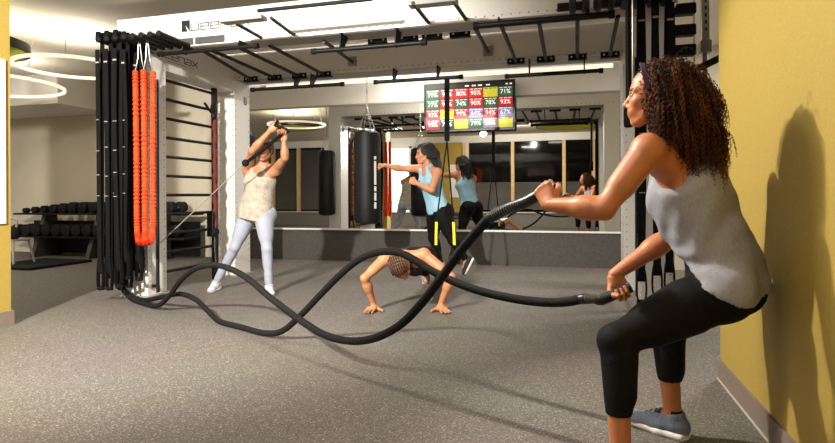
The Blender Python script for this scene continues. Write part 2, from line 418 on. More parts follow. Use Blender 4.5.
# ======== woman swinging the battle rope
def rope_woman():
    global GRIP_L,GRIP_R,AX_L,AX_R
    J={}
    J['hipL']=W(708,297,2.10);J['hipR']=W(722,292,2.27);J['pelvis']=W(719,285,2.19)
    J['knL']=W(615.5,341,2.00);J['anL']=W(621,459,1.94);J['knR']=W(665,328,2.33);J['anR']=W(673,415.5,2.31)
    J['neckb']=W(678,146,2.18);J['chest']=W(690,193,2.19)
    J['shL']=W(648,150,2.08);J['shR']=W(706,154,2.31);J['elL']=W(604,209,2.05);J['wrL']=W(550,205,2.19)
    J['elR']=W(674,234,2.44);J['wrR']=W(614,275,2.44)
    face=nrm(cR*-.90+cF*.42+UP*-.02); J['hf']=face; J['hu']=orth(UP*1+face*.02,face); J['head']=W(654.5,95.5,2.16)
    ft=nrm(np.array([-.90,.43,0])); J['ftL']=nrm(ft+np.array([.0,-.12,0])); J['ftR']=nrm(ft+np.array([-.05,.18,0]))
    body_prims(J,1.0,.95,1.02,1.16,1.14)
    root=thing('person','person in grey tank top and black leggings crouching and swinging a black battle rope','person',(J['anR'][0],J['anR'][1],0))
    # hands on the rope ends
    rl=nrm(W(500,212,2.36)-W(548,198,2.25)); foreL=nrm(J['wrL']-J['elL']); wL=nrm(-rl*.92+UP*.22); dL=orth(foreL*1.0+UP*.10,wL); nL=np.cross(dL,wL); nL=nL*np.sign(nL@cF)
    GRIP_L=J['wrL']+dL*.074+nL*.030; AX_L=wL
    rr=nrm(W(600,294,2.44)-W(634,279,2.42)); wR=rr; foreR=nrm(J['wrR']-J['elR']); dR=orth(-UP-cR*.25-cF*.15,wR); nR=np.cross(dR,wR); nR=-nR*np.sign(nR@cF)
    GRIP_R=J['wrR']+dR*.074+nR*.030; AX_R=-wR
    J['hands']=[hand_prims(J['wrL'],dL,nL,wL,(58,78,52),'close',1.0,foreL),hand_prims(J['wrR'],dR,nR,wR,(58,78,52),'close',1.0,foreR)]
    person_mesh(root,J,SKIN_TAN,LIPS,BROW,.0065,.0036)
    u,f,ls=J['u'],J['f'],J['ls']
    # black cropped leggings
    LEG=mat('black_leggings',(11,10,9),.75,bump=(60,.12),spec=.2)
    A,K=J['anL'],J['knL']
    low=[]
    P=inflate([p for p in J['legs']],.006)+inflate(J['tor'][:2],.005)
    V,Q=sdf_mesh(P,.0065,planes=[((0,0,.228),(0,0,-1))],smooth=2)
    qc=V[Q].mean(1); keep=~((((qc-J['pelvis'])@u)>.15)&(((qc-J['pelvis'])@f)<.17))
    keep&=qc[:,2]>.231
    lg=new_mesh('leggings',V,Q[keep],LEG,root,True,None)
    so=lg.modifiers.new('cloth','SOLIDIFY'); so.thickness=.003; so.offset=-1
    # loose grey tank top: torso tube, racer back, straps
    TANK=mat('grey_heather',(154,154,160),.85,noise=(140,.10),bump=(9,.35),sheen=.2,stretch=(1,1,.45))
    pe=J['pelvis']; ch=J['chest']; bk=-f
    P=inflate(J['tor'],.014)+[ecap(pe-u*.14+bk*.02,pe+u*.10+bk*.022,.196,.166,ls,.72,.06),ecap(pe+u*.08+bk*.032,ch+u*.02+bk*.01,.168,.152,ls,.78,.06),
        ell(pe-u*.06+bk*.066,(ls,f,u),(.145,.10,.12),.05),ecap(ch+f*.06-u*.05,pe+u*.01+f*.10,.12,.135,ls,.5,.05)]
    P+=inflate([p for n_,p in enumerate(J['legs']) if n_%6<3],.014)
    top=[cap(ch+u*.10+bk*.075,J['neckb']+bk*.035-u*.01,.050,.030,.03)]
    for s in (1,-1):
        top+=[cap(ch+u*.06+f*.095+ls*s*.065,ch+u*.165+f*.065+ls*s*.072,.022,.018,.02),cap(ch+u*.165+f*.065+ls*s*.072,J['neckb']+ls*s*.066-u*.0+bk*.0,.018,.019,.015),cap(J['neckb']+ls*s*.066,J['neckb']+bk*.05-u*.03+ls*s*.02,.019,.03,.02)]
    def wav(X,Y,Z):
        a=(X-pe[0])*u[0]+(Y-pe[1])*u[1]+(Z-pe[2])*u[2]; g=(X-pe[0])*f[0]+(Y-pe[1])*f[1]+(Z-pe[2])*f[2]; l=(X-pe[0])*ls[0]+(Y-pe[1])*ls[1]+(Z-pe[2])*ls[2]
        w=np.exp(-((a-.10)/.10)**2-((g-.08)/.14)**2)
        return .0025*np.sin(23*a+30*l)+.008*w*np.sin(95*a-38*g+3*np.sin(14*g))+.004*np.exp(-((a-.27)/.14)**2)*np.sin(70*g+40*a)*np.cos(6*l)
    sub=[ell(ch+u*.175+ls*s*.165+bk*.052,(ls,f,u),(.098,.17,.130),.02) for s in (1,-1)]+[ell(ch+u*.19+f*.10,(ls,f,u),(.055,.07,.10),.02)]
    hA=W(690,279,2.03); hem=nrm(np.cross(W(772,287,2.09)-hA,ls)); hem=hem*-np.sign(hem[2])
    V,Q=sdf_mesh(P+top,.0065,sub=sub,planes=[(hA,hem)],smooth=2,disp=wav)
    tk=new_mesh('tank_top',V,Q,TANK,root,True,.9)
    # trainers
    SH=mat('blue_grey_knit',(114,124,142),.8,noise=(160,.22)); SO=mat('white_rubber',(232,230,226),.55); LC=mat('dark_lace',(52,60,72),.8)
    for sd in 'RL':
        shoe(root,np.array([*J['an'+sd][:2],.085]) if sd=='R' else np.array([*J['an'+sd][:2],.085]),J['ft'+sd],UP,SH,SO,LC,1.02,.005)
    sk=MB()
    for sd in 'RL':
        a=np.array([*J['an'+sd][:2],.0]); sk.cur=0
        o=MB(); o.lathe([(.037,.085),(.0375,.10),(.036,.112),(.034,.112)],a,(0,0,1),20); o.build('sock',mat('black_sock',(20,20,22),.9),root)
    # big curly hair
    H=J['head']; hf,hu=J['hf'],J['hu']; hl=np.cross(hu,hf)
    HM=[mat('curl_dark',(42,25,16),.7,spec=.15),mat('curl_brown',(72,43,26),.65,spec=.2),mat('curl_light',(112,68,39),.65,spec=.2)]
    q=lambda x,y,z:H+hf*x+hl*y+hu*z
    def hp(x,y,d): return W(x,y,d)
    base=[ell(q(-.045,0,.04),(hf,hl,hu),(.106,.094,.086),.04),sph(hp(677,109,2.17),.112,.05),sph(hp(687,140,2.17),.104,.05),sph(hp(668,95,2.16),.094,.05),sph(hp(690,160,2.17),.08,.05),ell(q(-.06,0,-.06),(hf,hl,hu),(.085,.105,.09),.04)]
    anchors=[(q(-.032,0,.040),.110),(hp(677,105,2.17),.135),(hp(687,137,2.17),.115),(hp(671,94,2.16),.116),(hp(690,160,2.17),.095),(q(-.055,.02,-.05),.105),(hp(679,95,2.15),.106)]
    facec=q(.10,0,-.035)
    def fn(i):
        while True:
            c,r=anchors[int(rng.choice(7,p=[.15,.21,.18,.12,.09,.09,.16]))]
            v=nrm(rng.normal(size=3)); p=c+v*r*rng.uniform(.80,1.02)
            loc=p-H
            if loc@hf>(.056 if loc@hl>.02 else .03) and loc@hu<.085: continue
            if loc@hf>.082: continue
            if loc@hf>.045 and loc@hu<.0: continue
            d=nrm(v*.46+np.array([0,0,-.66])+rng.normal(size=3)*.28-hf*(.25+.9*(loc@hf>.0)))
            return p,d,rng.uniform(.07,.14),-hf*.3
    cut=[ell(q(.125,0,-.01),(hf,hl,hu),(.098,.14,.135),.01)]
    hair=curls(root,fn,5200,.1,HM,.0018,.0068,.021,34,None)
    V,Q=sdf_mesh(base,.007,sub=cut,smooth=2,disp=lambda X,Y,Z:.006*np.sin(130*X+40*Z)*np.sin(120*Y-30*X)*np.sin(110*Z))
    new_mesh('hair_volume',V,Q,HM[0],hair,True,None)
    HB=mat('purple_headband',(66,46,72),.85)
    hb=MB(); pts=[q(.052+.012*math.cos(t)*0+.02*math.cos(t)-.03,.094*math.sin(t),.03+.097*math.cos(t)) for t in np.linspace(-1.75,1.75,26)]
    hb.strip(pts,hf*.85+hu*.3+0,.019,.006); hb.build('headband',HB,root)
    return J

def clothes(root,J,leg,tank,h,sleeve=None,hem=None,loose=.012,legcut=None,neck=.055,extra=()):
    u,f,ls,ch,pe,nb=J['u'],J['f'],J['ls'],J['chest'],J['pelvis'],J['neckb']; bk=-f
    V,Q=sdf_mesh(inflate([p for p in J['legs']],.006)+inflate(J['tor'][:2],.005)+[cap(J['an'+sd]+(J['kn'+sd]-J['an'+sd])*.12,J['an'+sd]+(J['kn'+sd]-J['an'+sd])*.3,.037,.04,.02) for sd in 'LR'],h,smooth=2)
    qc=V[Q].mean(1); keep=~((((qc-pe)@u)>.14)&(np.abs((qc-pe)@f)<.2)&(np.abs((qc-pe)@ls)<.26))
    for sd in 'LR':
        A=J['an'+sd]+nrm(J['kn'+sd]-J['an'+sd])*.015; nn=nrm(J['an'+sd]-J['kn'+sd]); keep&=~((np.linalg.norm(qc-A,axis=1)<.10)&(((qc-A)@nn)>0))
    o=new_mesh('leggings',V,Q[keep],leg,root,True,None); m=o.modifiers.new('cloth','SOLIDIFY'); m.thickness=.003; m.offset=-1
    P=inflate(J['tor'],loose)+list(extra)
    top=[]
    for s in (1,-1):
        top+=[cap(ch+u*.06+f*.09+ls*s*.065,ch+u*.165+f*.065+ls*s*.072,.024,.018,.02),cap(ch+u*.165+f*.065+ls*s*.072,nb+ls*s*.066,.018,.018,.015),cap(nb+ls*s*.066,ch+u*.08+bk*.09+ls*s*.03,.018,.03,.02)]
    sub=[ell(ch+u*.155+ls*s*.165,(ls,f,u),(.075,.11,.11),.02) for s in (1,-1)]+[ell(ch+u*.18+f*.10,(ls,f,u),(neck,.07,.10),.02)]
    hc,hn=hem
    V,Q=sdf_mesh(P+top,h,sub=sub,planes=[(hc,hn)],smooth=2,disp=lambda X,Y,Z:.004*np.sin(45*(X*ls[0]+Y*ls[1]+Z*ls[2])+14*(X*u[0]+Y*u[1]+Z*u[2])))
    o=new_mesh('tank_top',V,Q,tank,root,True,.9)
def cap_hair(root,J,m,extra=(),cutf=.11,wave=.004,hs=1.0):
    H,f,u=J['head'],J['hf'],J['hu']; l=np.cross(u,f); q=lambda x,y,z:H+(f*x+l*y+u*z)*hs
    P=[ell(q(-.018,0,.036),(f,l,u),np.array([.103,.084,.092])*hs,.02),ell(q(-.05,0,-.02),(f,l,u),np.array([.062,.078,.07])*hs,.03)]+list(extra)
    V,Q=sdf_mesh(P,.006,sub=[ell(q(.115,0,-.025),(f,l,u),np.array([.080,.075,.110])*hs,.015)],smooth=1,disp=lambda X,Y,Z:wave*np.sin(150*((X-H[0])*l[0]+(Y-H[1])*l[1]+(Z-H[2])*l[2])+25*(Z-H[2])))
    return new_mesh('hair',V,Q,m,root,True,None),q
def chop_woman():
    J={}; d=5.86
    J['hipL']=W(264,216,d-.05);J['hipR']=W(248,216,d+.05);J['pelvis']=W(256,211,d)
    J['knL']=W(267,249,5.72);J['anL']=W(269,285.6,5.73);J['knR']=W(235,247,5.86);J['anR']=W(216.5,281.8,5.99)
    J['neckb']=W(262,165.5,d);J['chest']=W(260,182,d)
    J['shL']=W(276.5,169,d-.06);J['shR']=W(247.5,169.5,d+.02);J['elL']=W(285,158,d-.26);J['wrL']=W(284,140.5,d-.28);J['elR']=W(252,151,d-.24);J['wrR']=W(270.5,130.5,d-.28)
    J['hf']=nrm(-cF*.95-cR*.12-UP*.16); J['hu']=orth(UP+cR*.06,J['hf']); J['head']=W(264.5,149.5,d-.04)
    J['ftL']=nrm(np.array([*(-cF*.9+cR*.35)[:2],0])); J['ftR']=nrm(np.array([*(-cF*.9-cR*.02)[:2],0]))
    body_prims(J,1.0,.9,1.0)
    root=thing('person','person in cream tank top and pale leggings raising both hands with a black pull rope','person',(*J['pelvis'][:2],0))
    up=nrm(J['wrL']-J['elL']); J['hands']=[hand_prims(J['wrL'],orth(up,nrm(cR)),-cF*1.0,orth(cR*-1,up),(60,80,50),'close',1,up)]
    upr=nrm(J['wrR']-J['elR']); ww=orth(cR*.7-cU*.7,upr); J['hands'].append(hand_prims(J['wrR'],upr,nrm(np.cross(upr,ww)) ,ww,(60,80,50),'close',1,upr))
    person_mesh(root,J,SKIN_FAIR,LIPS,BROW,.009,.0045)
    u,f=J['u'],J['f']; pe=J['pelvis']
    TK=mat('cream_jersey',(172,160,143),.9,noise=(26,.22)); LG=mat('pale_grey_leggings',(158,162,174),.7)
    clothes(root,J,LG,TK,.009,hem=(pe-u*.095,nrm(-u+J['ls']*-.06)),loose=.016,extra=[ecap(pe-u*.17,J['chest'],.205,.152,J['ls'],.76,.04)],neck=.06)
    SH=mat('white_knit',(200,200,202),.8); SO=mat('white_rubber',(232,230,226),.55); LC=mat('pale_lace',(205,205,208),.8)
    for sd in 'LR': shoe(root,np.array([*J['an'+sd][:2],.085]),J['ft'+sd],UP,SH,SO,LC,1.0,.007)
    HB=mat('brown_hair',(84,54,34),.5,noise=(40,.3))
    H=J['head']; cap_hair(root,J,HB,[sph(H-J['hf']*.11+J['hu']*.02,.035,.02),cap(H-J['hf']*.12,H-J['hf']*.13-J['hu']*.14,.03,.012,.02)])
    return J
def boxer():
    J={}; d=7.05
    J['hipL']=W(442,214,d-.07);J['hipR']=W(435,214,d+.08);J['pelvis']=W(438,209,d)
    J['knL']=W(453,241,6.96);J['anL']=W(466,259.5,7.02);J['knR']=W(433,238,7.25);J['anR']=W(440.5,263.5,7.52)
    J['neckb']=W(428,166.5,d);J['chest']=W(430.5,181,d)
    J['shL']=W(437.5,172.5,d-.14);J['shR']=W(420.5,168.5,d+.10);J['elL']=W(432,190,d-.30);J['wrL']=W(416,183,d-.24);J['elR']=W(401.5,168.5,d+.08);J['wrR']=W(385.5,165.5,d+.02)
    J['hf']=nrm(-cR*.93-cF*.25-UP*.08); J['hu']=orth(UP,J['hf']); J['head']=W(424,154.5,d)
    J['ftR']=nrm(np.array([*(-cR*.9+cF*.3)[:2],0])); J['ftL']=nrm(-UP*.85-cR*.45)
    body_prims(J,1.06,1.1,1.0,1.0,1.12)
    root=thing('person','person in light blue tank top and black leggings punching the hanging bag','person',(*J['pelvis'][:2],0))
    fR=nrm(J['wrR']-J['elR']); fL=nrm(J['wrL']-J['elL'])
    J['hands']=[hand_prims(J['wrR'],fR,-orth(UP,fR),orth(-cF,fR),(80,95,60),'close',1,fR),hand_prims(J['wrL'],fL,orth(cF,fL),orth(UP,fL),(80,95,60),'close',1,fL)]
    person_mesh(root,J,SKIN_MID,LIPS,BROW,.009,.005)
    u,pe=J['u'],J['pelvis']
    clothes(root,J,mat('black_leggings',(11,10,9),.75),mat('light_blue_jersey',(150,190,208),.85,noise=(30,.06)),.009,hem=(pe-u*.05,nrm(-u)),loose=.010,extra=[ecap(pe-u*.12,J['chest'],.165,.140,J['ls'],.74,.04)])
    SH=mat('black_knit',(34,34,36),.8); SO=mat('white_rubber',(232,230,226),.55); LC=mat('pale_lace',(205,205,208),.8)
    shoe(root,np.array([*J['anR'][:2],.085]),J['ftR'],UP,mat('white_knit',(200,200,202),.8),SO,LC,1.0,.007)
    shoe(root,J['anL'],J['ftL'],nrm(-cR*.8+UP*.4),SH,SO,LC,1.0,.007)
    HB=mat('dark_brown_hair',(24,16,12),.6,noise=(40,.3)); H=J['head']; f,uu=J['hf'],J['hu']
    ex=[cap(H-f*.08+uu*.07,H-f*.12-uu*.02,.070,.078,.03),cap(H-f*.12-uu*.02,H-f*.15-uu*.24,.078,.030,.03),cap(H-f*.04+uu*.02,H-f*.07-uu*.20,.075,.028,.03),cap(H+f*.04+uu*.10,H-f*.06+uu*.09,.030,.05,.03)]
    hl_=np.cross(uu,f); o_,_=cap_hair(root,J,HB,ex,wave=.008); mb=MB()
    for i in range(70):
        y=rng.uniform(-.07,.07); st=H-f*rng.uniform(.02,.17)+hl_*y+uu*rng.uniform(-.02,.06); ph=rng.uniform(0,6)
        mb.tube([st-uu*.028*k-f*(.012*k-.02)*.6+hl_*y*.25*k*.2+f*.010*math.sin(k*.9+ph) for k in range(10)],[.007*(1-.07*k) for k in range(10)],5)
    mb.build('locks',HB,o_)
    return J
def pushup_woman():
    J={}
    J['neckb']=W(403,257,4.86);J['chest']=W(407,263,5.02);J['pelvis']=W(419,259,5.50)
    J['shR']=W(384.5,259.5,4.84);J['shL']=W(424,254.5,4.86);J['elR']=W(364.5,278,4.72);J['elL']=W(451.5,277,4.74);J['wrR']=W(374.5,306,4.88);J['wrL']=W(440,306.5,4.86)
    for k in ('wrR','wrL'): J[k][2]=.042
    J['hipR']=W(412,262,5.52);J['hipL']=W(428,261,5.52);J['knR']=W(420,270,5.93);J['knL']=W(434,270,5.93)
    J['anR']=W(426,273,6.30);J['anL']=W(438,273,6.30)
    J['hf']=nrm(-UP*.86-cF*.30+cR*.30); J['hu']=orth(-cF*.9-UP*.25-cR*.02,J['hf']); J['head']=W(400.5,267,4.66)
    J['ftL']=J['ftR']=nrm(-UP*.95-cF*.2)
    body_prims(J,1.0,.9,1.0)
    root=thing('person','person in black top doing a push-up on the floor with braided hair','person',(*J['pelvis'][:2],0))
    out=[]
    for sd,s in (('R',-1),('L',1)):
        dd=nrm(np.array([*(-cF+cR*.30*s)[:2],0])); out.append(hand_prims(J['wr'+sd]-UP*.012,dd,-UP,np.array([*(-cR*s)[:2],0])*1.0,((14,-6,-4),(10,-4,-3),(10,-4,-3),(14,-6,-4)),'open',1.05,J['wr'+sd]-J['el'+sd],.35))
    J['hands']=out
    person_mesh(root,J,SKIN_MID,LIPS,BROW,.008,.0045)
    u,pe=J['u'],J['pelvis']
    BK=mat('black_top',(12,11,10),.85)
    clothes(root,J,mat('black_leggings',(11,10,9),.75),BK,.009,hem=(pe-u*.02,nrm(-u)),loose=.008,neck=.05)
    SH=mat('grey_knit',(120,120,122),.8); SO=mat('white_rubber',(232,230,226),.55); LC=mat('pale_lace',(205,205,208),.8)
    for sd in 'LR': shoe(root,J['an'+sd],J['ft'+sd],nrm(cF*-1+UP*.2)*-1*-1,SH,SO,LC,1.0,.008)
    H,f,uu=J['head'],J['hf'],J['hu']; l=np.cross(uu,f)
    BR=[mat('braid_brown',(60,38,24),.55,noise=(60,.25)),mat('braid_parting',(150,106,72),.7)]
    P=[ell(H-f*.018+uu*.036,(f,l,uu),(.103,.084,.092),.02),ell(H-f*.05-uu*.02,(f,l,uu),(.062,.078,.07),.03)]
    V,Q=sdf_mesh(P,.005,sub=[ell(H+f*.12-uu*.03,(f,l,uu),(.080,.075,.105),.015)],smooth=1)
    o=new_mesh('hair',V,Q,BR[1],root,True,None)
    for i in range(8):                       # cornrows running back over the crown
        y=-.066+.019*i; mb=MB(); pts=[]
        for t in np.linspace(.25,2.9,26):
            x=.100*math.cos(t)-.018; z=.036+.094*math.sin(t); sc_=math.sqrt(max(.05,1-(y/.088)**2)); pts.append(H+f*(x*sc_)+l*y+uu*(.036+(z-.036)*sc_))
        mb.tube(pts,[.0085+.0022*math.cos(j*2.4) for j in range(26)],7); mb.build('braid',BR[0],o)
    bn=MB(); bc=H-f*.095+uu*.075+l*.0; bn.ball(bc,(.042,.042,.036),14); bn.torus(bc+UP*.01,.026,.014,UP,24,8); bn.build('bun',mat('bun_hair',(150,104,66),.55,noise=(60,.3)),o)
    return J
JW=rope_woman(); JC=chop_woman(); JB=boxer(); JP=pushup_woman()
# ---------------------------------------------------------------- the room
YB=8.05; ZC=2.95; XR=.776; XL=-11.0; YR=-1.8
def floor_mat():
    m=bpy.data.materials.new('speckled_rubber'); m.use_nodes=True; nt=m.node_tree; b=nt.nodes['Principled BSDF']; b.inputs['Roughness'].default_value=.62; b.inputs['Specular IOR Level'].default_value=.35
    tc=nt.nodes.new('ShaderNodeTexCoord'); v=nt.nodes.new('ShaderNodeTexVoronoi'); v.inputs['Scale'].default_value=190; nt.links.new(tc.outputs['Object'],v.inputs['Vector'])
    sp=nt.nodes.new('ShaderNodeSeparateColor'); nt.links.new(v.outputs['Color'],sp.inputs['Color'])
    r=nt.nodes.new('ShaderNodeValToRGB'); e=r.color_ramp.elements; e[0].position=.0; e[0].color=(*lin((96,90,83)),1); e[1].position=.45; e[1].color=(*lin((115,108,100)),1)
    for p,c in ((.78,(124,117,108)),(.86,(142,134,124)),(.95,(170,162,150))): q=e.new(p); q.color=(*lin(c),1)
    r.color_ramp.interpolation='CONSTANT'; nt.links.new(sp.outputs[0],r.inputs['Fac'])
    n=nt.nodes.new('ShaderNodeTexNoise'); n.inputs['Scale'].default_value=1.1; n.inputs['Detail'].default_value=3; nt.links.new(tc.outputs['Object'],n.inputs['Vector'])
    mx=nt.nodes.new('ShaderNodeMix'); mx.data_type='RGBA'; mx.blend_type='MULTIPLY'; mx.inputs['Factor'].default_value=.25
    nt.links.new(r.outputs['Color'],mx.inputs['A']); nt.links.new(n.outputs['Color'],mx.inputs['B']); nt.links.new(mx.outputs['Result'],b.inputs['Base Color'])
    return m
FLOOR=floor_mat()
WARM=mat('warm_white_paint',(226,222,213),.8,noise=(2,.03)); CREAM=mat('beige_paint',(200,190,168),.8,noise=(2,.03)); CEIL=mat('ceiling_paint',(212,204,190),.85)
YEL=mat('yellow_wallcovering',(172,146,65),.7,noise=(70,.07),bump=(220,.12),stretch=(1,1,2)); TAUPE=mat('taupe_vinyl',(128,114,100),.6,noise=(30,.05))
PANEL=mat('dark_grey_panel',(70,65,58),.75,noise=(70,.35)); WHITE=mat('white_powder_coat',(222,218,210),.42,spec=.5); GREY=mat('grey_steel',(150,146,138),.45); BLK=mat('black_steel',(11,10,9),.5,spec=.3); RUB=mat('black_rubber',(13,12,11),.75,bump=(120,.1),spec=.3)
SIL=mat('silver_steel',(190,188,182),.28,metal=.9); BLKW=mat('black_webbing',(12,11,10),.85,bump=(200,.2),spec=.2); STI=mat('white_stitch',(160,156,148),.8); HOLE=mat('hole_shadow',(58,55,50),.7)
def sbox(name,lo,hi,m):
    return struct(MB().box(lo,hi).build(name,m,None,False))
sbox('floor',(XL,YR-.2,-.1),(4.4,YB+.2,0),FLOOR)
sbox('ceiling',(XL,YR-.2,ZC),(4.4,YB+.2,ZC+.15),CEIL)
sbox('wall_back',(XL,YB,0),(4.4,YB+.2,ZC),CREAM)
sbox('wall_left',(XL-.2,YR-.2,0),(XL,YB+.2,ZC),WARM)
sbox('wall_far_right',(4.4,YR,0),(4.6,YB+.2,ZC),WARM)
sbox('wall_right',(XR,YR,0),(XR+.18,3.34,ZC),YEL)
sbox('baseboard_right',(XR-.014,YR,0),(XR-.0005,3.34,.11),TAUPE)
sbox('trim_right',(XR-.017,YR,0),(XR-.0141,3.34,.012),mat('pale_edge',(190,180,165),.6))
sbox('wall_pillar',(-5.3,3.10,0),(-4.26,3.38,ZC),YEL)
mb=MB(); mb.box((-5.315,3.085,0),(-4.245,3.395,.115)); struct(mb.build('baseboard_pillar',TAUPE,None,False))
sbox('soffit_ceiling',(XL,6.9,2.48),(-7.73,YB,ZC),WARM)
# rear wall with a low sill wall and dark windows with blinds
sbox('wall_rear_sill',(XL,YR-.2,0),(XR,YR,.44),mat('grey_paint',(128,124,116),.8)); sbox('trim_sill',(XL,YR-.2,.44),(XR,YR+.05,.475),WHITE)
sbox('wall_rear_head',(XL,YR-.2,2.72),(XR,YR,ZC),WARM)
for i,(a,b) in enumerate(((-8.3,-3.2),)): sbox('wall_rear_pier',(a,YR-.2,.475),(b,YR,2.72),WARM)
sbox('wall_rear_yellow',(-4.75,YR,.475),(-3.40,YR+.25,2.72),YEL)
WOOD=mat('pale_wood',(222,186,130),.6,noise=(20,.1)); NIGHT=mat('night_glass',(10,10,11),.06); SLAT=mat('blind_slat',(172,168,158),.5)
def window(n,x0,x1,open_=.35):
    o=struct(MB().box((x0,YR-.14,.475),(x1,YR-.11,2.72)).build('window_%d'%n,NIGHT,None,False))
    m=MB()
    m.box((x0-.05,YR-.10,.475),(x0+.05,YR+.03,2.72))
    if n in (3,6): m.box((x1-.10,YR-.10,.475),(x1+.0,YR+.03,2.72))
    m.build('window_frame',WOOD,o,False)
    m=MB()
    for k in range(26 if n<4 else 62):
        z=.56+k*.034; m.obox(((x0+x1)/2,YR-.06,z),(1,0,0),(0,.93,-.35),(0,.35,.93),((x1-x0)/2-.045,.011,.0012))
    m.build('blind',SLAT,o,False)
wn=1
for x0,x1 in ((-3.33,-1.78),(-1.78,-.2),(-.2,.72),(-10.3,-9.3),(-9.3,-8.32)): window(wn,x0,x1); wn+=1
GLOW=mat('lit_corridor',(255,244,222),.5,emit=1.3)
dr=struct(MB().box((-5.98,YR-.02,.475),(-5.18,YR+.02,2.6)).build('door_1',GLOW,None,False)); m=MB()
for x in (-6.0,-5.16): m.box((x-.04,YR,.475),(x+.04,YR+.06,2.66))
m.box((-6.04,YR,2.6),(-5.12,YR+.06,2.68)); m.build('door_frame',WHITE,dr,False)
rp=MB().box((-3.76,YR+.251,.95),(-3.44,YR+.265,2.0)).build('wall_poster',mat('white_board',(236,232,224),.5),None,False); tag(rp,'white poster on the yellow rear wall, seen in the mirror','poster')
# mirror wall
sbox('trim_panel',(-5.7,YB-.045,0),(.655,YB,.478),PANEL)
sbox('trim_ledge',(-5.7,YB-.065,.478),(.655,YB,.50),WHITE)
MIR=mat('mirror_silver',(222,222,218),.0,metal=1)
mir=MB().box((-5.3,YB-.012,.502),(.655,YB-.002,2.40)).build('wall_mirror',MIR,None,False); tag(mir,'long frameless mirror on the back wall above a dark grey panel','mirror')
sbox('trim_mirror_top',(-5.3,YB-.03,2.40),(.655,YB,2.425),GREY); sbox('wall_header',(-5.3,YB-.02,2.425),(.655,YB,ZC),WARM)
# poster board on the pillar
mb=MB(); mb.box((-4.2595,3.14,.80),(-4.245,3.335,2.08)); po=mb.build('poster_board',mat('white_board',(236,232,224),.5),None,False,bevel=.003); tag(po,'plain white poster board on the side of the yellow pillar','poster')
# ---------------------------------------------------------------- training rig
rig=thing('training_rig','large white steel training rig with black monkey bars and wall bars','training rig',(-1.8,5.6,0))
XA,XB_=-4.34,-4.10; XC,XD=.53,.77; Y1,Y2,Y3,Y4=4.67,4.94,6.18,6.52; ZB,ZT=2.48,2.81
def holes(m,p0,p1,n,nor,r=.006,axis=None):
    m.cur=1
    for t in np.linspace(0,1,n):
        c=np.asarray(p0)*(1-t)+np.asarray(p1)*t; m.lathe([(r,0),(r,.0015)],c,nor,8)
    m.cur=0
def post(x0,x1,y0,y1,in_):
    m=MB(); m.box((x0,y0,0),(x1,y1,ZB)); xx=x1 if in_>0 else x0
    for yy in (y0+.03,y1-.03): holes(m,(xx,yy,.15),(xx,yy,2.4),30,(in_,0,0))
    for x in (x0+.03,x1-.03): holes(m,(x,y0,.15),(x,y0,2.4),30,(0,-1,0))
    return m.build('post',[WHITE,HOLE],rig,True,.5)
p1=post(XA,XB_,Y1,Y2,1); p2=post(XA,XB_,Y3,Y4,1); p3=post(XC,XD,Y1,Y2,-1); p4=post(XC,XD,Y3,Y4,-1)
for p,(x,y) in zip((p1,p2,p3,p4),((XA,Y1),(XA,Y3),(XC,Y1),(XC,Y3))):
    MB().box((x-.05,y-.05,0),(x+.29,y+.36 if y>6 else y+.32,.012)).build('foot_plate',GREY,p,False)
def beam(y0,y1,x0=-4.46,x1=.80):
    m=MB(); m.box((x0,y0,ZB),(x1,y1,ZT)); holes(m,(x0+.1,y0,ZB+.03),(x1-.1,y0,ZB+.03),70,(0,-1,0)); holes(m,(x0+.1,y1,ZB+.03),(x1-.1,y1,ZB+.03),70,(0,1,0))
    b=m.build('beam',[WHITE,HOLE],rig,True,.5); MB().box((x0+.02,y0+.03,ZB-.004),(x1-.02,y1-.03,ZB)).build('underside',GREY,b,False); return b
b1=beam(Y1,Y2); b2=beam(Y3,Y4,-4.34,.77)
m=MB(); m.box((XA,Y2,2.33),(XB_,Y3,2.70)); sideL=m.build('side_header',WHITE,rig,False); m=MB(); m.box((XC,Y2,2.36),(XD,Y3,2.70)); m.build('side_header',WHITE,rig,False)
# lettering on front beam and on the side header
LT={'u':[[(0,1),(0,0),(1,0),(1,1)]],'e':[[(1,0),(0,0),(0,1),(1,1),(1,.5),(0,.5)]],'n':[[(0,0),(0,1),(1,1),(1,0)]],'a':[[(0,1),(1,1),(1,0),(0,0),(0,.5),(1,.5)]],'x':[[(0,0),(1,1)],[(0,1),(1,0)]]}
def logo(o,ex,ez,en,hh,ww,gap,par):
    o=np.asarray(o);ex=np.asarray(ex,float);ez=np.asarray(ez,float);en=np.asarray(en,float); m=MB(); q=lambda a,b:o+ex*a+ez*b+en*.002
    Qs=hh*1.75
    m.obox(q(Qs*.42,Qs*.5-hh*.1),ex,ez,en,(Qs*.42,Qs*.5,.002))
    m.cur=1; m.add([q(Qs*.40,Qs*.50)+en*.0025,q(Qs*.86,-hh*.14)+en*.0025,q(Qs*.62,-hh*.14)+en*.0025],[(0,1,2) if en@np.cross(q(Qs*.86,-hh*.14)-q(Qs*.4,Qs*.5),q(Qs*.62,-hh*.14)-q(Qs*.4,Qs*.5))>0 else (0,2,1)]); m.cur=0
    x=Qs*.84+gap*.6
    for c in 'ueenax':
        for st in LT[c]:
            for (a0,b0),(a1,b1) in zip(st,st[1:]):
                A=q(x+a0*ww,b0*hh);B=q(x+a1*ww,b1*hh); d=nrm(B-A); m.obox((A+B)/2,d,np.cross(en,d),en,(np.linalg.norm(B-A)/2+hh*.06,hh*.06,.002))
        x+=ww+gap
    m.obox(q(x*.62,-hh*.45),ex,ez,en,(x*.28,hh*.02,.001))
    return m.build('lettering',[mat('logo_black',(26,24,24),.5),WHITE],par,False)
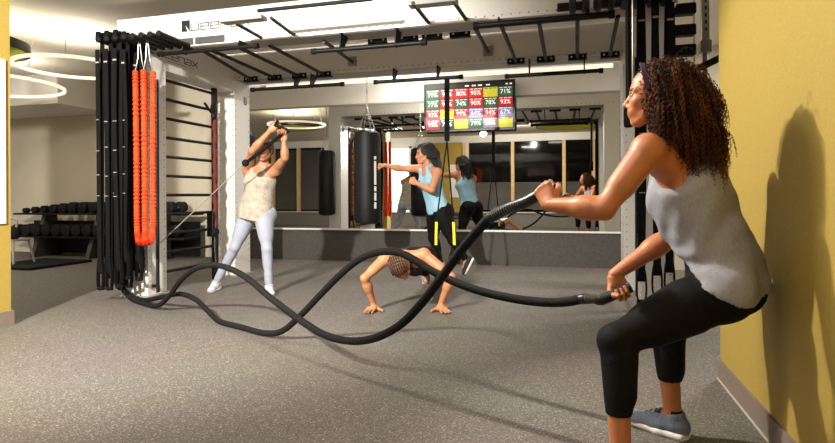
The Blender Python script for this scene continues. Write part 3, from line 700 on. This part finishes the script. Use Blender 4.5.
MB().box((-4.42,Y1-.003,2.575),(-3.02,Y1-.0002,2.785)).build('sign_panel',mat('light_grey_panel',(196,193,187),.5),b1,False)
logo((*on(182,31.5,1,Y1-.0035),),(1,0,0),(0,0,1),(0,-1,0),.062,.088,.024,b1)
lo=on(203.5,70,0,XB_+.001); logo((XB_+.001,lo[1]-.86,lo[2]-.005),(0,1,0),(0,0,1),(1,0,0),.060,.088,.024,sideL)
# wall bars on the left side
m=MB(); m.box((-4.225,5.88,0),(-4.175,5.93,2.36)); up_=m.build('bar_upright',BLK,rig,False)
for k in range(11):
    z=.20+.206*k; MB().tube([(-4.2,Y2-.0,z),(-4.2,5.9,z)],.017,10).build('wall_bar',BLK,rig)
# monkey bars with black end brackets
def end_plate(x,y,par,dz=0):
    m=MB(); m.box((x-.095,y-.016,2.445+dz*0),(x+.095,y-.001,2.505)); m.box((x-.095,y-.016,2.445),(x+.095,y+.05,2.455)); m.cur=1
    for sx in (-.06,.06): m.lathe([(.010,0),(.010,.002)],(x+sx,y-.016,2.476),(0,-1,0),10)
    return m.build('bracket',[BLK,WHITE],par,False)
def rung(xf,yf,xr,yr,bracket=True,plate=False):
    A=on(xf,yf,1,Y2); B=on(xr,yr,1,Y3); zz=2.50
    A=np.array([A[0],Y2-.1,2.47]); B=np.array([B[0],Y3 if plate else Y3+.02,2.47]) if not plate else np.array([B[0],Y3-.005,2.60])
    t=MB().tube([A,B],.019,10).build('monkey_bar',BLK,rig)
    if bracket: end_plate(B[0],Y3,t)
    if plate: MB().box((B[0]-.055,Y3-.012,2.55),(B[0]+.055,Y3,2.66)).build('bracket',GREY,t,False)
for a in ((210,63,251,77),(218,53,275,76),(245.6,50,299.6,74.3),(275,48,324,72),(502.6,28.5,516,59),(539.7,26.5,545.8,57),(577.4,23.4,577.4,56),(617,19.3,610,55)): rung(*a)
rung(328,44,352.5,57,False,True); rung(477,30.5,488,48,False,True)
for x,y in ((376,41.5),(407,39.7),(431,37),(459,35.5)):
    p=on(x,y,1,Y2); end_plate(p[0],Y2+.05,rig,-.05)
def pull_bar(x0,y0,x1,y1,Y,drops=(),r=.021,z=None):
    A=on(x0,y0,1,Y);B=on(x1,y1,1,Y); z=z or (A[2]+B[2])/2; A[2]=B[2]=z; d=nrm(B-A)
    b=MB().tube([A,B],r,12).build('pull_up_bar',BLK,rig)
    for E,s in ((A,-1),(B,1)): MB().tube([E-d*s*.03,E+d*s*.012],r*1.35,12).build('end_cap',RUB,b)
    for x in drops:
        X=A[0]+(B[0]-A[0])*(x-x0)/(x1-x0)
        MB().add([(X-.006,Y-.03,z-.02),(X+.006,Y-.03,z-.02),(X+.006,Y+.03,z-.02),(X-.006,Y+.03,z-.02),(X-.006,Y+.0,ZB),(X+.006,Y+.0,ZB),(X+.006,Y+.17,ZB),(X-.006,Y+.17,ZB)],[(0,3,2,1),(4,5,6,7),(0,1,5,4),(1,2,6,5),(2,3,7,6),(3,0,4,7)]).build('drop_bracket',BLK,b,False)
pull_bar(160,55,257,45,4.62,(185,240),.020,2.41); pull_bar(313,51,425,43,4.66,(342,397)); pull_bar(475,27,613,14,4.62,(500,590),.026,2.42)
pull_bar(252,88,343,86,6.12,(296,312)); pull_bar(375,82,462,77,6.12,(394,438)); pull_bar(506,76,602,71,6.12,(530,585))
# handles that stand out in front of the beam
def front_handle(rods,plate):
    w=None
    for (xa,ya,xb,yb) in rods:
        A=on(xa,ya,2,2.50);B=on(xb,yb,2,2.50); A[1]=Y1+.01
        MB().tube([A,B],.016,10).build('handle_rod',BLK,rig); w=B
    P=[on(x,y,2,2.51) for x,y in plate]; P=[np.array([p[0],p[1],2.485]) for p in P]
    y0=np.mean([p[1] for p in P])-.045
    return MB().box((P[0][0],y0,2.487),(P[1][0],y0+.10,2.525)).build('handle_plate',GREY,rig,False,bevel=.004)
front_handle(((262,38,237,24),(294,35,271,18)),((222,21),(264,17))); front_handle(((428,22,413,3),(466,19.5,454,2)),((408,3),(458,1)))
A=on(258,15,1,4.15);B=on(372,2,1,4.15);A[2]=B[2]=2.56; MB().tube([A,B],.016,10).build('handle_bar',BLK,rig)
# pegs for hanging kit, left and right ends of the front beam
PEG=[-4.29+.0971*i for i in range(8)]; PEGR=[.02+.097*i for i in range(8)]
for X in PEG+PEGR:
    g=MB().tube([(X,Y1,2.485),(X,4.27,2.49)],.027,10).build('peg',BLK,rig); MB().ball((X,4.265,2.49),(.031,.024,.031),12).build('peg_cap',RUB,g)
for a,b in ((-3.72,-3.55),(-3.53,-3.2),(-.1,.15),(.18,.75)): MB().box((a,Y1-.008,2.49),(b,Y1-.0005,2.56)).build('mounting_plate',mat('dark_grey_steel',(70,68,64),.5) if a<-3 else BLK,rig,False,bevel=.004)
# long grip on the front post, rail with clips, bracket
MB().tube(spline([(XB_-.01,4.74,2.10),(XB_+.05,4.74,2.10),(XB_+.06,4.74,2.03),(XB_+.06,4.74,.2),(XB_+.06,4.74,.11),(XB_-.01,4.74,.10)],5),.017,8).build('long_grip',BLK,rig)
rl=on(118,230,1,4.6); MB().tube([(rl[0],4.6,.1),(rl[0],4.6,2.35)],.016,10).build('rail',SIL,rig)
for y in (188,211,241,261): c=on(117.5,y,1,4.58); MB().box((c[0]-.028,4.555,c[2]-.022),(c[0]+.028,4.60,c[2]+.022)).build('rail_clip',WHITE,rig,False,bevel=.004)
for x,z0 in ((126.5,1.5),(131,1.45)):
    c=on(x,100,1,4.55); MB().tube([(c[0],4.55,z0),(c[0],4.55,2.46)],.012,8).build('hanger_rod',SIL if x<128 else BLK,rig)
mk=on(245,101,0,XB_+.0015); mm=MB(); mm.tube(spline([(XB_+.002,mk[1]-.02,mk[2]+.05),(XB_+.002,mk[1]-.02,mk[2]-.04),(XB_+.002,mk[1]+.02,mk[2]-.04),(XB_+.002,mk[1]+.02,mk[2]+.05)],4),.006,6); mm.build('post_mark',mat('logo_black',(26,24,24),.5),p2)
# right-side uprights
for X,Y in ((.64,5.2),(.64,5.9)): MB().box((X-.025,Y-.025,0),(X+.025,Y+.025,2.36)).build('bar_upright',BLK,rig,False)
for k in range(11): MB().tube([(.64,5.2,.2+.206*k),(.64,5.9,.2+.206*k)],.017,8).build('wall_bar',BLK,rig)
# ---------------------------------------------------------------- kit on the pegs
def hang_strap(X,Y,zb,w,lab,grp,wide=.03):
    t=thing('suspension_strap',lab,'strap',(X,Y,2.50),grp)
    ztop=2.522; pts=[(X,Y-.028,ztop-.03),(X,Y,ztop),(X,Y+.028,ztop-.03)]
    sw=rng.uniform(-.02,.02)
    L=[(X,Y-.028,ztop-.03),(X,Y,ztop),(X,Y+.028,ztop-.03),(X+sw,Y+.022,1.6),(X+sw*.5,Y+.012,zb+.30)]
    R=[(X+sw*.5,Y-.012,zb+.30),(X-sw,Y-.022,1.6)]
    m=MB(); m.strip(spline(L+R,6,True),(1,0,0),w,.008); m.build('webbing',BLKW,t,False)
    m=MB(); lp=spline([(X+sw*.5,Y,zb+.31),(X+sw*.5-.028,Y,zb+.2),(X+sw*.5-.030,Y,zb+.05),(X+sw*.5,Y,zb),(X+sw*.5+.030,Y,zb+.05),(X+sw*.5+.028,Y,zb+.2)],6,True); m.strip(lp,(0,1,0),.035,.010); m.build('foot_loop',BLKW,t,False)
    m=MB(); m.tube([(X+sw*.5-.034,Y,zb+.012),(X+sw*.5+.034,Y,zb+.012)],.016,8); m.build('grip',RUB,t)
    for z in (2.28,1.72,1.46,1.22,1.02):
        z+=rng.uniform(-.02,.02); hz=.007 if z>2 else .003; MB().box((X-w*.42,Y-.037,z-hz),(X+w*.42,Y-.030,z+hz)).build('stitching',STI,t,False)
    return t
for i,X in enumerate(PEG[:3]):
    for j,Y in enumerate((4.295,4.355,4.425,4.50,4.575)):
        hang_strap(X+((-.012,.030,-.002,.034,-.010)[j])+rng.uniform(-.006,.006),Y,(.13,.20,.26,.17,.30)[j]+rng.uniform(-.05,.06),(.046,.040,.052,.044,.05)[j],'black webbing strap with foot loop, %s on the %s peg left of the orange ropes'%(('foremost','second','middle','fourth','rearmost')[j],('outermost','middle','innermost')[i]),'black straps on the left pegs')
for i,X in enumerate(PEGR[5:8]):
    hang_strap(X,4.40,.22+rng.uniform(-.03,.05),.05,'black webbing strap behind the curly-haired person, %s the yellow wall'%('farthest of three from','middle of three beside','closest of three beside')[i],'black straps on the right pegs')
ORG=mat('orange_chenille',(255,70,10),.85,noise=(60,.2),bump=(60,.5))
for i,(X,zb) in enumerate(((-3.938,.565),(-3.846,.575))):
    t=thing('elastic_rope',('orange fluffy elastic rope loop on the left, next to the black straps','orange fluffy elastic rope loop on the right, next to the white rig post')[i],'rope',(X,4.40,2.5),'orange elastic ropes')
    P=spline([(X-.020,4.36,2.20),(X-.021,4.37,1.4),(X-.026,4.38,zb+.12),(X,4.40,zb),(X+.026,4.42,zb+.12),(X+.022,4.43,1.4),(X+.020,4.44,2.20)],60)
    r=[.0245+.0045*math.sin(j*2.3)+.0035*math.sin(j*4.3) for j in range(len(P))]; r[0]=r[-1]=.012
    MB().tube(P,r,9).build('rope',ORG,t)
    MB().tube(spline([P[0],(X-.012,4.38,2.3),(X,4.39,2.51),(X+.012,4.41,2.3),P[-1]],6),.0045,6).build('hanging_loop',SIL,t)
# dark red strap on the wall-bar upright, black hooks above
t=thing('braided_strap','dark red braided strap hanging on the black upright of the wall bars','strap',(-4.17,5.85,2.0))
P=[(-4.165+.008*math.sin(z*30),5.86,z) for z in np.linspace(.62,2.0,40)]; MB().tube(P,[.026+.008*math.sin(j*1.5) for j in range(40)],8).build('braid',mat('dark_red_cord',(108,36,30),.8,noise=(70,.3)),t)
m=MB(); m.tube(spline([(-4.17,5.84,2.0),(-4.16,5.80,2.08),(-4.13,5.80,2.15)],5),.018,8); m.build('hook',BLK,t); m=MB(); m.tube(spline([(-4.17,5.84,2.0),(-4.19,5.78,2.06),(-4.20,5.72,2.12)],5),.016,8); m.build('hook',BLK,t); m=MB(); m.ball((-4.16,5.84,1.98),(.035,.035,.05),12); m.build('clip',BLK,t)
t=thing('pulley_block','black pulley block clamped low on the wall-bar upright','pulley',(-4.17,5.85,.7))
m=MB(); m.box((-4.24,5.80,.52),(-4.15,5.87,.82)); m.build('housing',BLK,t,False,bevel=.01); m=MB(); m.lathe([(.045,-.015),(.05,0),(.045,.015)],(-4.13,5.83,.58),(1,0,0),16); m.build('wheel',RUB,t); m=MB(); m.tube(spline([(-4.15,5.83,.52),(-4.12,5.80,.34),(-4.09,5.78,.20),(-4.05,5.78,.12)],5),.014,8); m.build('hook',BLK,t); m=MB(); m.tube([(-4.11,5.78,.11),(-3.99,5.78,.12)],.018,8); m.build('grip',RUB,t)
# pull rope of the second person
t=thing('pull_rope','black pull rope with a thin cable held overhead by the person in cream','pull rope',tuple(JC['wrL']))
hL=JC['wrL']+nrm(JC['wrL']-JC['elL'])*.075-cF*.03; hR=JC['wrR']+nrm(JC['wrR']-JC['elR'])*.075-cF*.03
ballp=W(245.5,163,5.42); MB().tube([W(289,132,5.55),hL*.0+W(286,129.5,5.55),hR,W(278,121,5.56)],.017,10).build('grip',RUB,t); MB().tube([ballp,W(266,148,5.48),hL],.017,10).build('rope',BLKW,t); MB().ball(ballp,(.036,.036,.036),14).build('stopper',RUB,t)
MB().tube([ballp,W(160,243,5.75)],.005,6).build('cable',mat('grey_cable',(150,146,140),.5),t)
# two-legged suspension trainer with yellow grips
t=thing('suspension_trainer','black suspension trainer with two yellow-topped straps in front of the boxing person','suspension trainer',(*on(447,80,1,6.1)[:2],2.2))
a=on(447,79,1,6.1); b=on(447,141,1,6.1); MB().strip([a,b],(1,0,0),.055,.018).build('anchor_strap',BLKW,t,False)
for s,(x1,x2) in zip((-1,1),((436.5,436),(453.5,454.5))):
    c=on(x1,222,1,6.05); d=on(x2,245,1,6.05); MB().strip([b,c],(1,0,0),.016,.006).build('strap',BLKW,t,False); MB().strip([c,d],(1,0,0),.030,.012).build('yellow_webbing',mat('yellow_webbing',(226,206,40),.7),t,False)
    e=on(x2,262,1,6.05); MB().strip(spline([d,d+np.array([-.05,0,-.10]),e+np.array([-.055,0,0]),e+np.array([.055,0,0]),d+np.array([.05,0,-.10])],5,True),(0,1,0),.025,.006).build('foot_cradle',BLKW,t,False); MB().tube([e+np.array([-.06,0,0]),e+np.array([.06,0,0])],.017,8).build('grip',RUB,t)
# pole hanging on the right, block ladder, cable column
c=on(628.5,100,1,4.30); t=thing('hanging_pole','long black pole with a thick grip hanging beside the curly-haired person','pole',(c[0],4.3,1.5))
MB().tube([(c[0],4.3,1.66),(c[0],4.3,2.52)],.020,12).build('shaft',BLK,t); MB().lathe([(.02,0),(.034,.01),(.034,.15),(.024,.18)],(c[0],4.3,1.49),(0,0,1),16).build('grip',RUB,t); MB().tube([(c[0]+.03,4.3,1.6),(c[0]+.03,4.3,2.50)],.006,6).build('cable',SIL,t)
t=thing('block_ladder','short ladder of black foam blocks on pale cords beside the silver column','ladder',(.93,5.05,2.0))
for y in (10,31,51,72): p=on(683,y,1,5.05); MB().box((p[0]-.095,5.0,p[2]-.045),(p[0]+.095,5.1,p[2]+.045)).build('block',RUB,t,False,bevel=.012)
for x in (674,694): p=on(x,30,1,5.05); MB().tube([(p[0],5.05,1.9),(p[0],5.05,2.93)],.006,6).build('cord',mat('pale_cord',(200,190,172),.8),t)
p=on(705,40,1,5.2); t=thing('cable_column','silver perforated cable column with a black adjustable arm beyond the yellow wall','cable machine',(p[0],5.2,0))
m=MB(); m.box((p[0]-.028,5.17,2.3),(p[0]+.028,5.23,ZC-.002)); m.cur=1
for k in range(9): m.box((p[0]-.008,5.168,2.38+.06*k),(p[0]+.008,5.17,2.41+.06*k))
m.build('perforated_tube',[SIL,HOLE],t,False); MB().box((p[0]-.045,5.15,2.2),(p[0]+.045,5.25,2.30)).build('collar',GREY,t,False,bevel=.006); MB().tube([(p[0],5.2,0),(p[0],5.2,2.2)],.022,12).build('lower_tube',GREY,t); MB().tube([(p[0]-.16,5.16,2.02),(p[0]+.25,5.10,2.20)],.03,10).build('arm',BLK,t); MB().box((p[0]-.15,5.05,0),(p[0]+.15,5.35,.03)).build('base',BLK,t,False)
# ---------------------------------------------------------------- battle rope
def plane_pts(A,B,px):
    n=np.cross(B-A,UP); out=[]
    for x,y in px:
        r=ray(x,y); t=((A-cO)@n)/(r@n); p=cO+r*t; p[2]=max(p[2],.024); out.append(p)
    return out
anc=on(121,284,1,4.56); anc[2]=max(anc[2],.12)
s1=plane_pts(anc,GRIP_L-AX_L*.12,[(124,291),(132,301),(147,308),(159,305),(170,295),(181,280),(195,269),(212,265),(228,268),(247,278),(272,299),(300,320),(325,335),(350,341),(375,338),(400,325),(421,304),(441,278),(460,252),(480,228),(496,214)])
s2=plane_pts(anc,GRIP_R-AX_R*.12,[(124,289),(133,297),(146,300),(162,297),(180,294),(195,299),(206,309),(219,321),(240,329),(263,335),(282,331),(302,314),(322,293),(341,274),(360,259),(380,252),(400,253),(416,261),(432,271),(455,282),(480,291),(510,298),(540,302),(565,302),(588,298)])
br=thing('battle_rope','long black battle rope swung in two waves from the rig post to both hands','rope',tuple(anc))
ROPE=mat('black_rope',(20,18,16),.8,bump=(90,.3),noise=(50,.25),spec=.25)
for pts,G,AX in ((s1,GRIP_L,AX_L),(s2,GRIP_R,AX_R)):
    P=spline([anc]+pts+[G-AX*.10],8); MB().tube(P,.0215,12).build('rope',ROPE,br)
    k=len(P)-7; e=MB(); e.tube(spline([P[-12],P[-6],G-AX*.10,G-AX*.03,G+AX*.015,G+AX*.035],6),.0235,14); o=e.build('hand_grip',mat('black_grip',(22,21,21),.35),br)
    Q=[G-AX*(.10) + (P[-14]-(G-AX*.10))*t for t in np.linspace(.05,1,16)] if False else [p for p in spline([pts[-2],pts[-1],G-AX*.10],14)[12:-2]]
    for j in range(1,len(Q)-1): d=nrm(Q[j+1]-Q[j-1]); MB().lathe([(.0232,-.003),(.0252,0),(.0232,.003)],Q[j],d,14).build('grip_ring',mat('dark_tape',(92,90,86),.28),o)
m=MB(); m.torus(anc,.05,.014,(1,0,0),24,8); m.build('anchor_ring',BLK,br)
# ---------------------------------------------------------------- punching bags
def bag(name_lab,X,Y,zt,zb,r,zh):
    t=thing('punching_bag',name_lab,'punching bag',(X,Y,zb),'punching bags')
    MB().lathe([(r*.55,zb),(r*.92,zb+.02),(r,zb+.06),(r*1.0,zb+.3),(r*1.01,zb+.6),(r,zt-.10),(r*.93,zt-.03),(r*.7,zt)],(X,Y,0),(0,0,1),36).build('bag_body',mat('black_leather',(17,15,13),.55,noise=(12,.2),bump=(30,.1),spec=.3),t)
    m=MB(); 
    a=math.atan2(-Y,-X)+.62
    for z0,z1 in ((zb+.42,zb+.48),(zb+.50,zb+.80),(zb+.20,zb+.28),(zb+.30,zb+.40),(zb+.82,zb+.86)):
        for th in np.linspace(a-.10,a+.10,4)[:-1]:
            c=lambda th,z:(X+(r*1.012)*math.cos(th),Y+(r*1.012)*math.sin(th),z)
            m.add([c(th,z0),c(th+.066,z0),c(th+.066,z1),c(th,z1)],[(0,1,2,3)])
    m.build('logo_patch',mat('white_print',(226,222,214),.6),t,False)
    top=np.array([X,Y,zt+.30])
    for k in range(4):
        th=PI/4+PI/2*k; A=np.array([X+r*.8*math.cos(th),Y+r*.8*math.sin(th),zt-.04]); m=MB()
        for j in range(9):
            c=A+(top-A)*(j+.5)/9; d=nrm(top-A); a_,b_=frame_for(d); w=a_ if j%2 else b_
            m.tube([c+d*.020*math.cos(q)+w*.009*math.sin(q) for q in np.linspace(0,2*PI,10,endpoint=False)],.0035,5,closed=True)
        m.build('chain',SIL,t)
    m=MB(); n=int((zh-top[2])/.035)
    for j in range(n):
        c=np.array([X,Y,top[2]+(j+.5)*(zh-top[2])/n]); w=np.array([1.,0,0]) if j%2 else np.array([0,1.,0])
        m.tube([c+UP*.024*math.cos(q)+w*.011*math.sin(q) for q in np.linspace(0,2*PI,10,endpoint=False)],.004,5,closed=True)
    m.build('chain',SIL,t); MB().box((X-.05,Y-.05,zh-.02),(X+.05,Y+.05,zh)).build('mount',GREY,t,False)
bt=on(367,131,1,6.72); bb=on(367,224,1,6.72); bag('tall black punching bag on chains being punched in front of the mirror',bt[0],6.72,bt[2],bb[2],.172,ZC-.002)
bag('black punching bag hanging behind the white rig post',-4.30,6.705,bt[2],bb[2]+.01,.155,ZC-.002)
# ---------------------------------------------------------------- wall screen
A=on(424,128,1,7.92); B=on(515,80,1,7.92); tx0,tx1=A[0],B[0]; tz0=on(469,131,1,7.92)[2]; tz1=on(469,81.5,1,7.92)[2]
tv=thing('wall_screen','flat black screen of coloured percentage tiles hanging before the mirror','screen',((tx0+tx1)/2,7.92,tz0))
MB().box((tx0,7.92,tz0),(tx1,7.97,tz1)).build('housing',mat('black_plastic',(14,14,14),.35),tv,False,bevel=.006)
def screen_mat(n,c,e=.34): return mat(n,c,.4,emit=e)
SC={'g':screen_mat('tile_green',(52,96,70)),'r':screen_mat('tile_red',(196,36,44)),'y':screen_mat('tile_yellow',(214,206,56)),'p':screen_mat('tile_violet',(140,132,186)),'s':screen_mat('tile_grey',(160,158,166)),'k':screen_mat('tile_dark',(40,58,52)),'d':screen_mat('screen_dark',(22,24,22)),'w':screen_mat('screen_text',(236,232,226),.6)}
sx0,sx1=tx0+.03,tx1-.03; sz1=tz1-.03; sz0=tz0+.035; scr=MB().box((sx0,7.9175,sz0),(sx1,7.9198,sz1)).build('display',SC['d'],tv,False)
rows=['grrryg','grgrgr','ryrprp','rkygsy']; txt=[['79%','95%','80%','95%','','71%'],['77%','98%','74%','90%','78%','93%'],['93%','','99%','64%','94%','67%'],['95%','72%','','79%','56%','']]
hz=(sz1-sz0)*.10; ch_=(sz1-sz0-hz)/4; cw=(sx1-sx0)/6
def label3d(s,x,z,size,par,y=7.9135,m=None):
    f=bpy.data.curves.new('tile_text','FONT'); f.body=s; f.size=size; f.align_x='CENTER'; f.align_y='CENTER'; f.extrude=.0004; f.offset=.0012; f.materials.append(m or SC['w'])
    tmp=bpy.data.objects.new('tile_text',f); C.objects.link(tmp); me=bpy.data.meshes.new_from_object(tmp.evaluated_get(bpy.context.evaluated_depsgraph_get())); bpy.data.objects.remove(tmp); o=bpy.data.objects.new('tile_text',me); C.objects.link(o); o.parent=par; o.location=(x-tv.location[0],y-tv.location[1],z-tv.location[2]); o.rotation_euler=(PI/2,0,0); return o
for r in range(4):
    for c in range(6):
        x0=sx0+c*cw; z1=sz1-hz-r*ch_
        tl=MB().box((x0+.004,7.9150,z1-ch_+.004),(x0+cw-.004,7.9174,z1-.004)).build('tile',SC[rows[r][c]],scr,False)
        if txt[r][c]: label3d(txt[r][c],x0+cw/2,z1-ch_*.52,ch_*.60,scr)
        for a,b in ((.10,.32),(.40,.62),(.68,.9)): MB().box((x0+cw*a,7.9140,z1-ch_*.16),(x0+cw*b,7.9149,z1-ch_*.10)).build('tile_line',SC['w'] if rows[r][c]!='y' else SC['k'],scr,False)
for a in (.46,.54,.61,.70): MB().box((sx0+(sx1-sx0)*a,7.9160,sz1-hz*.65),(sx0+(sx1-sx0)*(a+.045),7.9174,sz1-hz*.35)).build('header_line',SC['w'],scr,False)
for a in (.92,.965): MB().box((sx0+(sx1-sx0)*a,7.9160,sz1-hz*.65),(sx0+(sx1-sx0)*(a+.025),7.9174,sz1-hz*.35)).build('header_line',SC['w'],scr,False)
MB().box(((tx0+tx1)/2-.15,7.97,tz0+.2),((tx0+tx1)/2+.15,8.036,tz1-.2)).build('wall_mount',BLK,tv,False)
# ---------------------------------------------------------------- lamps in view
RING=mat('ring_glow',(255,242,218),.5,emit=.85); LIME=mat('lime_felt',(196,206,52),.8); DARK=mat('dark_felt',(52,48,42),.85)
def ring_lamp(lab,X,Y,Z,R):
    t=thing('ring_lamp',lab,'ceiling lamp',(X,Y,Z),'ring ceiling lamps'); m=MB()
    n=64; V=[];F=[]
    for i in range(n):
        a=2*PI*i/n
        for rr,zz in ((R,-.018),(R,.018),(R-.035,.018),(R-.035,-.018)): V.append((X+rr*math.cos(a),Y+rr*math.sin(a),Z+zz))
    for i in range(n):
        for j in range(4): F.append((i*4+j,((i+1)%n)*4+j,((i+1)%n)*4+(j+1)%4,i*4+(j+1)%4))
    m.add(V,F); m.build('ring',RING,t)
    for k in range(3):
        a=2*PI*k/3+1.2; MB().tube([(X+(R-.025)*math.cos(a),Y+(R-.025)*math.sin(a),Z+.03),(X+(R-.1)*math.cos(a),Y+(R-.1)*math.sin(a),ZC)],.004,5).build('wire',SIL,t)
def disc_lamp(lab,X,Y,Z,R):
    t=thing('felt_lamp',lab,'ceiling lamp',(X,Y,Z),'felt ceiling lamps')
    m=MB(); n=56; V=[];F=[]
    for i in range(n):
        a=2*PI*i/n
        for rr,zz in ((R,-.05),(R,.05),(R-.02,.05),(R-.02,-.05)): V.append((X+rr*math.cos(a),Y+rr*math.sin(a),Z+zz))
    for i in range(n):
        for j in range(4): F.append((i*4+j,((i+1)%n)*4+j,((i+1)%n)*4+(j+1)%4,i*4+(j+1)%4)); m.mi
    m.add(V,F); m.build('drum',DARK,t); MB().lathe([(R-.021,-.0),(R-.021,.012)],(X,Y,Z-.045),(0,0,1),48).build('felt_disc',LIME,t)
    for k in range(3):
        a=2*PI*k/3; MB().tube([(X+(R-.01)*math.cos(a),Y+(R-.01)*math.sin(a),Z+.05),(X+(R-.1)*math.cos(a),Y+(R-.1)*math.sin(a),ZC)],.004,5).build('wire',SIL,t)
ring_lamp('glowing white ring lamp hung nearest the black straps',-5.65,5.27,2.535,.62); ring_lamp('wider glowing ring lamp hung lower beside the yellow pillar',-7.75,5.79,2.556,.95)
disc_lamp('lime green felt disc lamp peeking out behind the yellow pillar',-6.2,4.4,2.63,.60); disc_lamp('lime green felt disc lamp seen in the mirror above the rope swinger reflection',-.1,2.55,2.66,.70)
a=on(267,87,1,7.2); b_=on(613,65.5,1,7.2); zz=(a[2]+b_[2])/2; t=thing('linear_lamp','long thin glowing white tube lamp hung behind the rear beam of the rig','ceiling lamp',((a[0]+b_[0])/2,7.2,zz))
MB().tube([(a[0],7.2,zz),(b_[0],7.2,zz)],.028,12).build('tube',RING,t)
for k in range(5): x=a[0]+(b_[0]-a[0])*(k+.5)/5; MB().tube([(x,7.2,zz+.02),(x,7.2,ZC)],.004,5).build('wire',SIL,t)
# ---------------------------------------------------------------- dumbbell rack at the back left
rk=thing('dumbbell_rack','long black two-tier dumbbell rack standing against the beige wall','rack',(-7.6,7.55,0))
for z,dy in ((.74,.06),(.36,-.06)): MB().box((-9.3,7.36+dy,z-.03),(-5.75,7.74+dy,z)).build('shelf',BLK,rk,False,bevel=.006)
for x in (-8.75,-7.6,-6.4): MB().add([(x-.04,7.3,0),(x+.04,7.3,0),(x+.04,7.86,0),(x-.04,7.86,0),(x-.04,7.55,.74),(x+.04,7.55,.74),(x+.04,7.75,.74),(x-.04,7.75,.74)],[(0,3,2,1),(4,5,6,7),(0,1,5,4),(1,2,6,5),(2,3,7,6),(3,0,4,7)]).build('upright',mat('dark_grey_steel',(70,68,64),.5),rk,False)
MB().box((-9.25,7.765,.04),(-5.80,7.78,.60)).build('back_panel',BLK,rk,False)
def dumbbell(X,Y,Z,r,lab,grp):
    t=thing('dumbbell',lab,'dumbbell',(X,Y,Z),grp); L=.09+r*.4
    for s in (-1,1): MB().lathe([(r*.82,-.035-r*.3),(r,-.025-r*.3),(r,.02+r*.3),(r*.85,.035+r*.3)],(X,Y+s*L,Z+r),(0,1,0),14).build('weight_head',RUB,t)
    MB().tube([(X,Y-L,Z+r),(X,Y+L,Z+r)],.016,8).build('handle',GREY,t)
NTH=('first','second','third','fourth','fifth','sixth','seventh','eighth','ninth','tenth','eleventh','twelfth','thirteenth','fourteenth','fifteenth')
n=15
for i in range(n): dumbbell(-9.1+.212*i,7.61,.74,.045+.05*min(1,i/5),'black dumbbell on the upper rack shelf, %s from the yellow pillar end'%NTH[i],'dumbbells on the upper shelf')
for i in range(n): dumbbell(-9.1+.212*i,7.49,.36,.098,'black dumbbell on the lower rack shelf, %s from the yellow pillar end'%NTH[i],'dumbbells on the lower shelf')
a=on(10,270,2,0);b=on(64,266,2,0); mt=MB().box((a[0]-.6,a[1]-.0,.0),(b[0],b[1]+.5,.04)).build('lifting_mat',RUB,None,False,bevel=.006); tag(mt,'thin black rubber mat on the floor in front of the dumbbell rack','mat')
k=W(13,240,8.3); t=thing('kettlebell_stand','small grey stand with splayed legs beside the yellow pillar','stand',(k[0],k[1],0)); 
MB().box((k[0]-.17,k[1]-.14,.36),(k[0]+.17,k[1]+.14,.385)).build('top',GREY,t,False)
for sx in (-1,1):
    for sy in (-1,1): MB().tube([(k[0]+sx*.15,k[1]+sy*.12,.36),(k[0]+sx*.22,k[1]+sy*.17,0)],.016,8).build('leg',GREY,t)
t=thing('kettlebell','black kettlebell resting on the small grey stand','kettlebell',(k[0],k[1],.385)); MB().lathe([(.06,.385),(.10,.43),(.115,.49),(.095,.55),(.05,.58)],(k[0],k[1],0),(0,0,1),20).build('bell',RUB,t); MB().tube(spline([(k[0]-.06,k[1],.55),(k[0]-.075,k[1],.64),(k[0]-.04,k[1],.69),(k[0]+.04,k[1],.69),(k[0]+.075,k[1],.64),(k[0]+.06,k[1],.55)],5),.016,8).build('handle',GREY,t)
# ---------------------------------------------------------------- light
def lamp(kind,loc,target,energy,color=(1,.93,.82),size=.5,spot=None,blend=.5,name='lamp'):
    L=bpy.data.lights.new(name,kind); L.energy=energy; L.color=color
    if kind=='AREA': L.size=size
    else: L.shadow_soft_size=size
    if spot: L.spot_size=math.radians(spot); L.spot_blend=blend
    o=bpy.data.objects.new(name,L); C.objects.link(o); o.location=loc; o.rotation_euler=(Vector(target)-Vector(loc)).to_track_quat('-Z','Y').to_euler(); return o
lamp('SPOT',(-2.5,-.4,2.85),(-3.7,5.0,.9),2600,(1,.965,.91),.08,84,.8,'unseen_spot')  # stands for the strobe left of the camera that casts the pillar's shadow
lamp('SPOT',(-1.3,1.0,2.88),(-1.5,-1.8,1.6),330,(1,.96,.90),.04,130,.7,'unseen_spot')  # added out of view to brighten the rear wall in the mirror
lamp('SPOT',(-5.6,1.4,2.88),(-7.5,-1.8,1.6),300,(1,.96,.90),.04,120,.7,'unseen_spot')  # added out of view to brighten the rear windows further left
lamp('SPOT',(-1.9,2.9,2.88),(.55,2.35,1.0),430,(1,.95,.87),.05,62,.6,'unseen_spot')
for x,y,e in ((-1.6,2.6,50),(-.5,.9,16),(2.6,6.3,115),(-8.0,4.8,62),(-2.2,7.3,34),(-9.5,3.2,10)): lamp('AREA',(x,y,ZC-.02),(x,y,0),e,(1,.96,.89),.55,name='ceiling_fill')  # unseen fill lamps added under the ceiling to raise the ambient level
for x,y in ((-5.65,5.27),(-7.6,5.79),(-6.2,4.4)): lamp('AREA',(x,y,2.6),(x,y,3),16,(1,.93,.80),.7,name='ring_uplight')
w=bpy.data.worlds.new('world'); sc.world=w; w.use_nodes=True; w.node_tree.nodes['Background'].inputs[0].default_value=(1,.95,.88,1); w.node_tree.nodes['Background'].inputs[1].default_value=.02
sc.view_settings.exposure=0.12
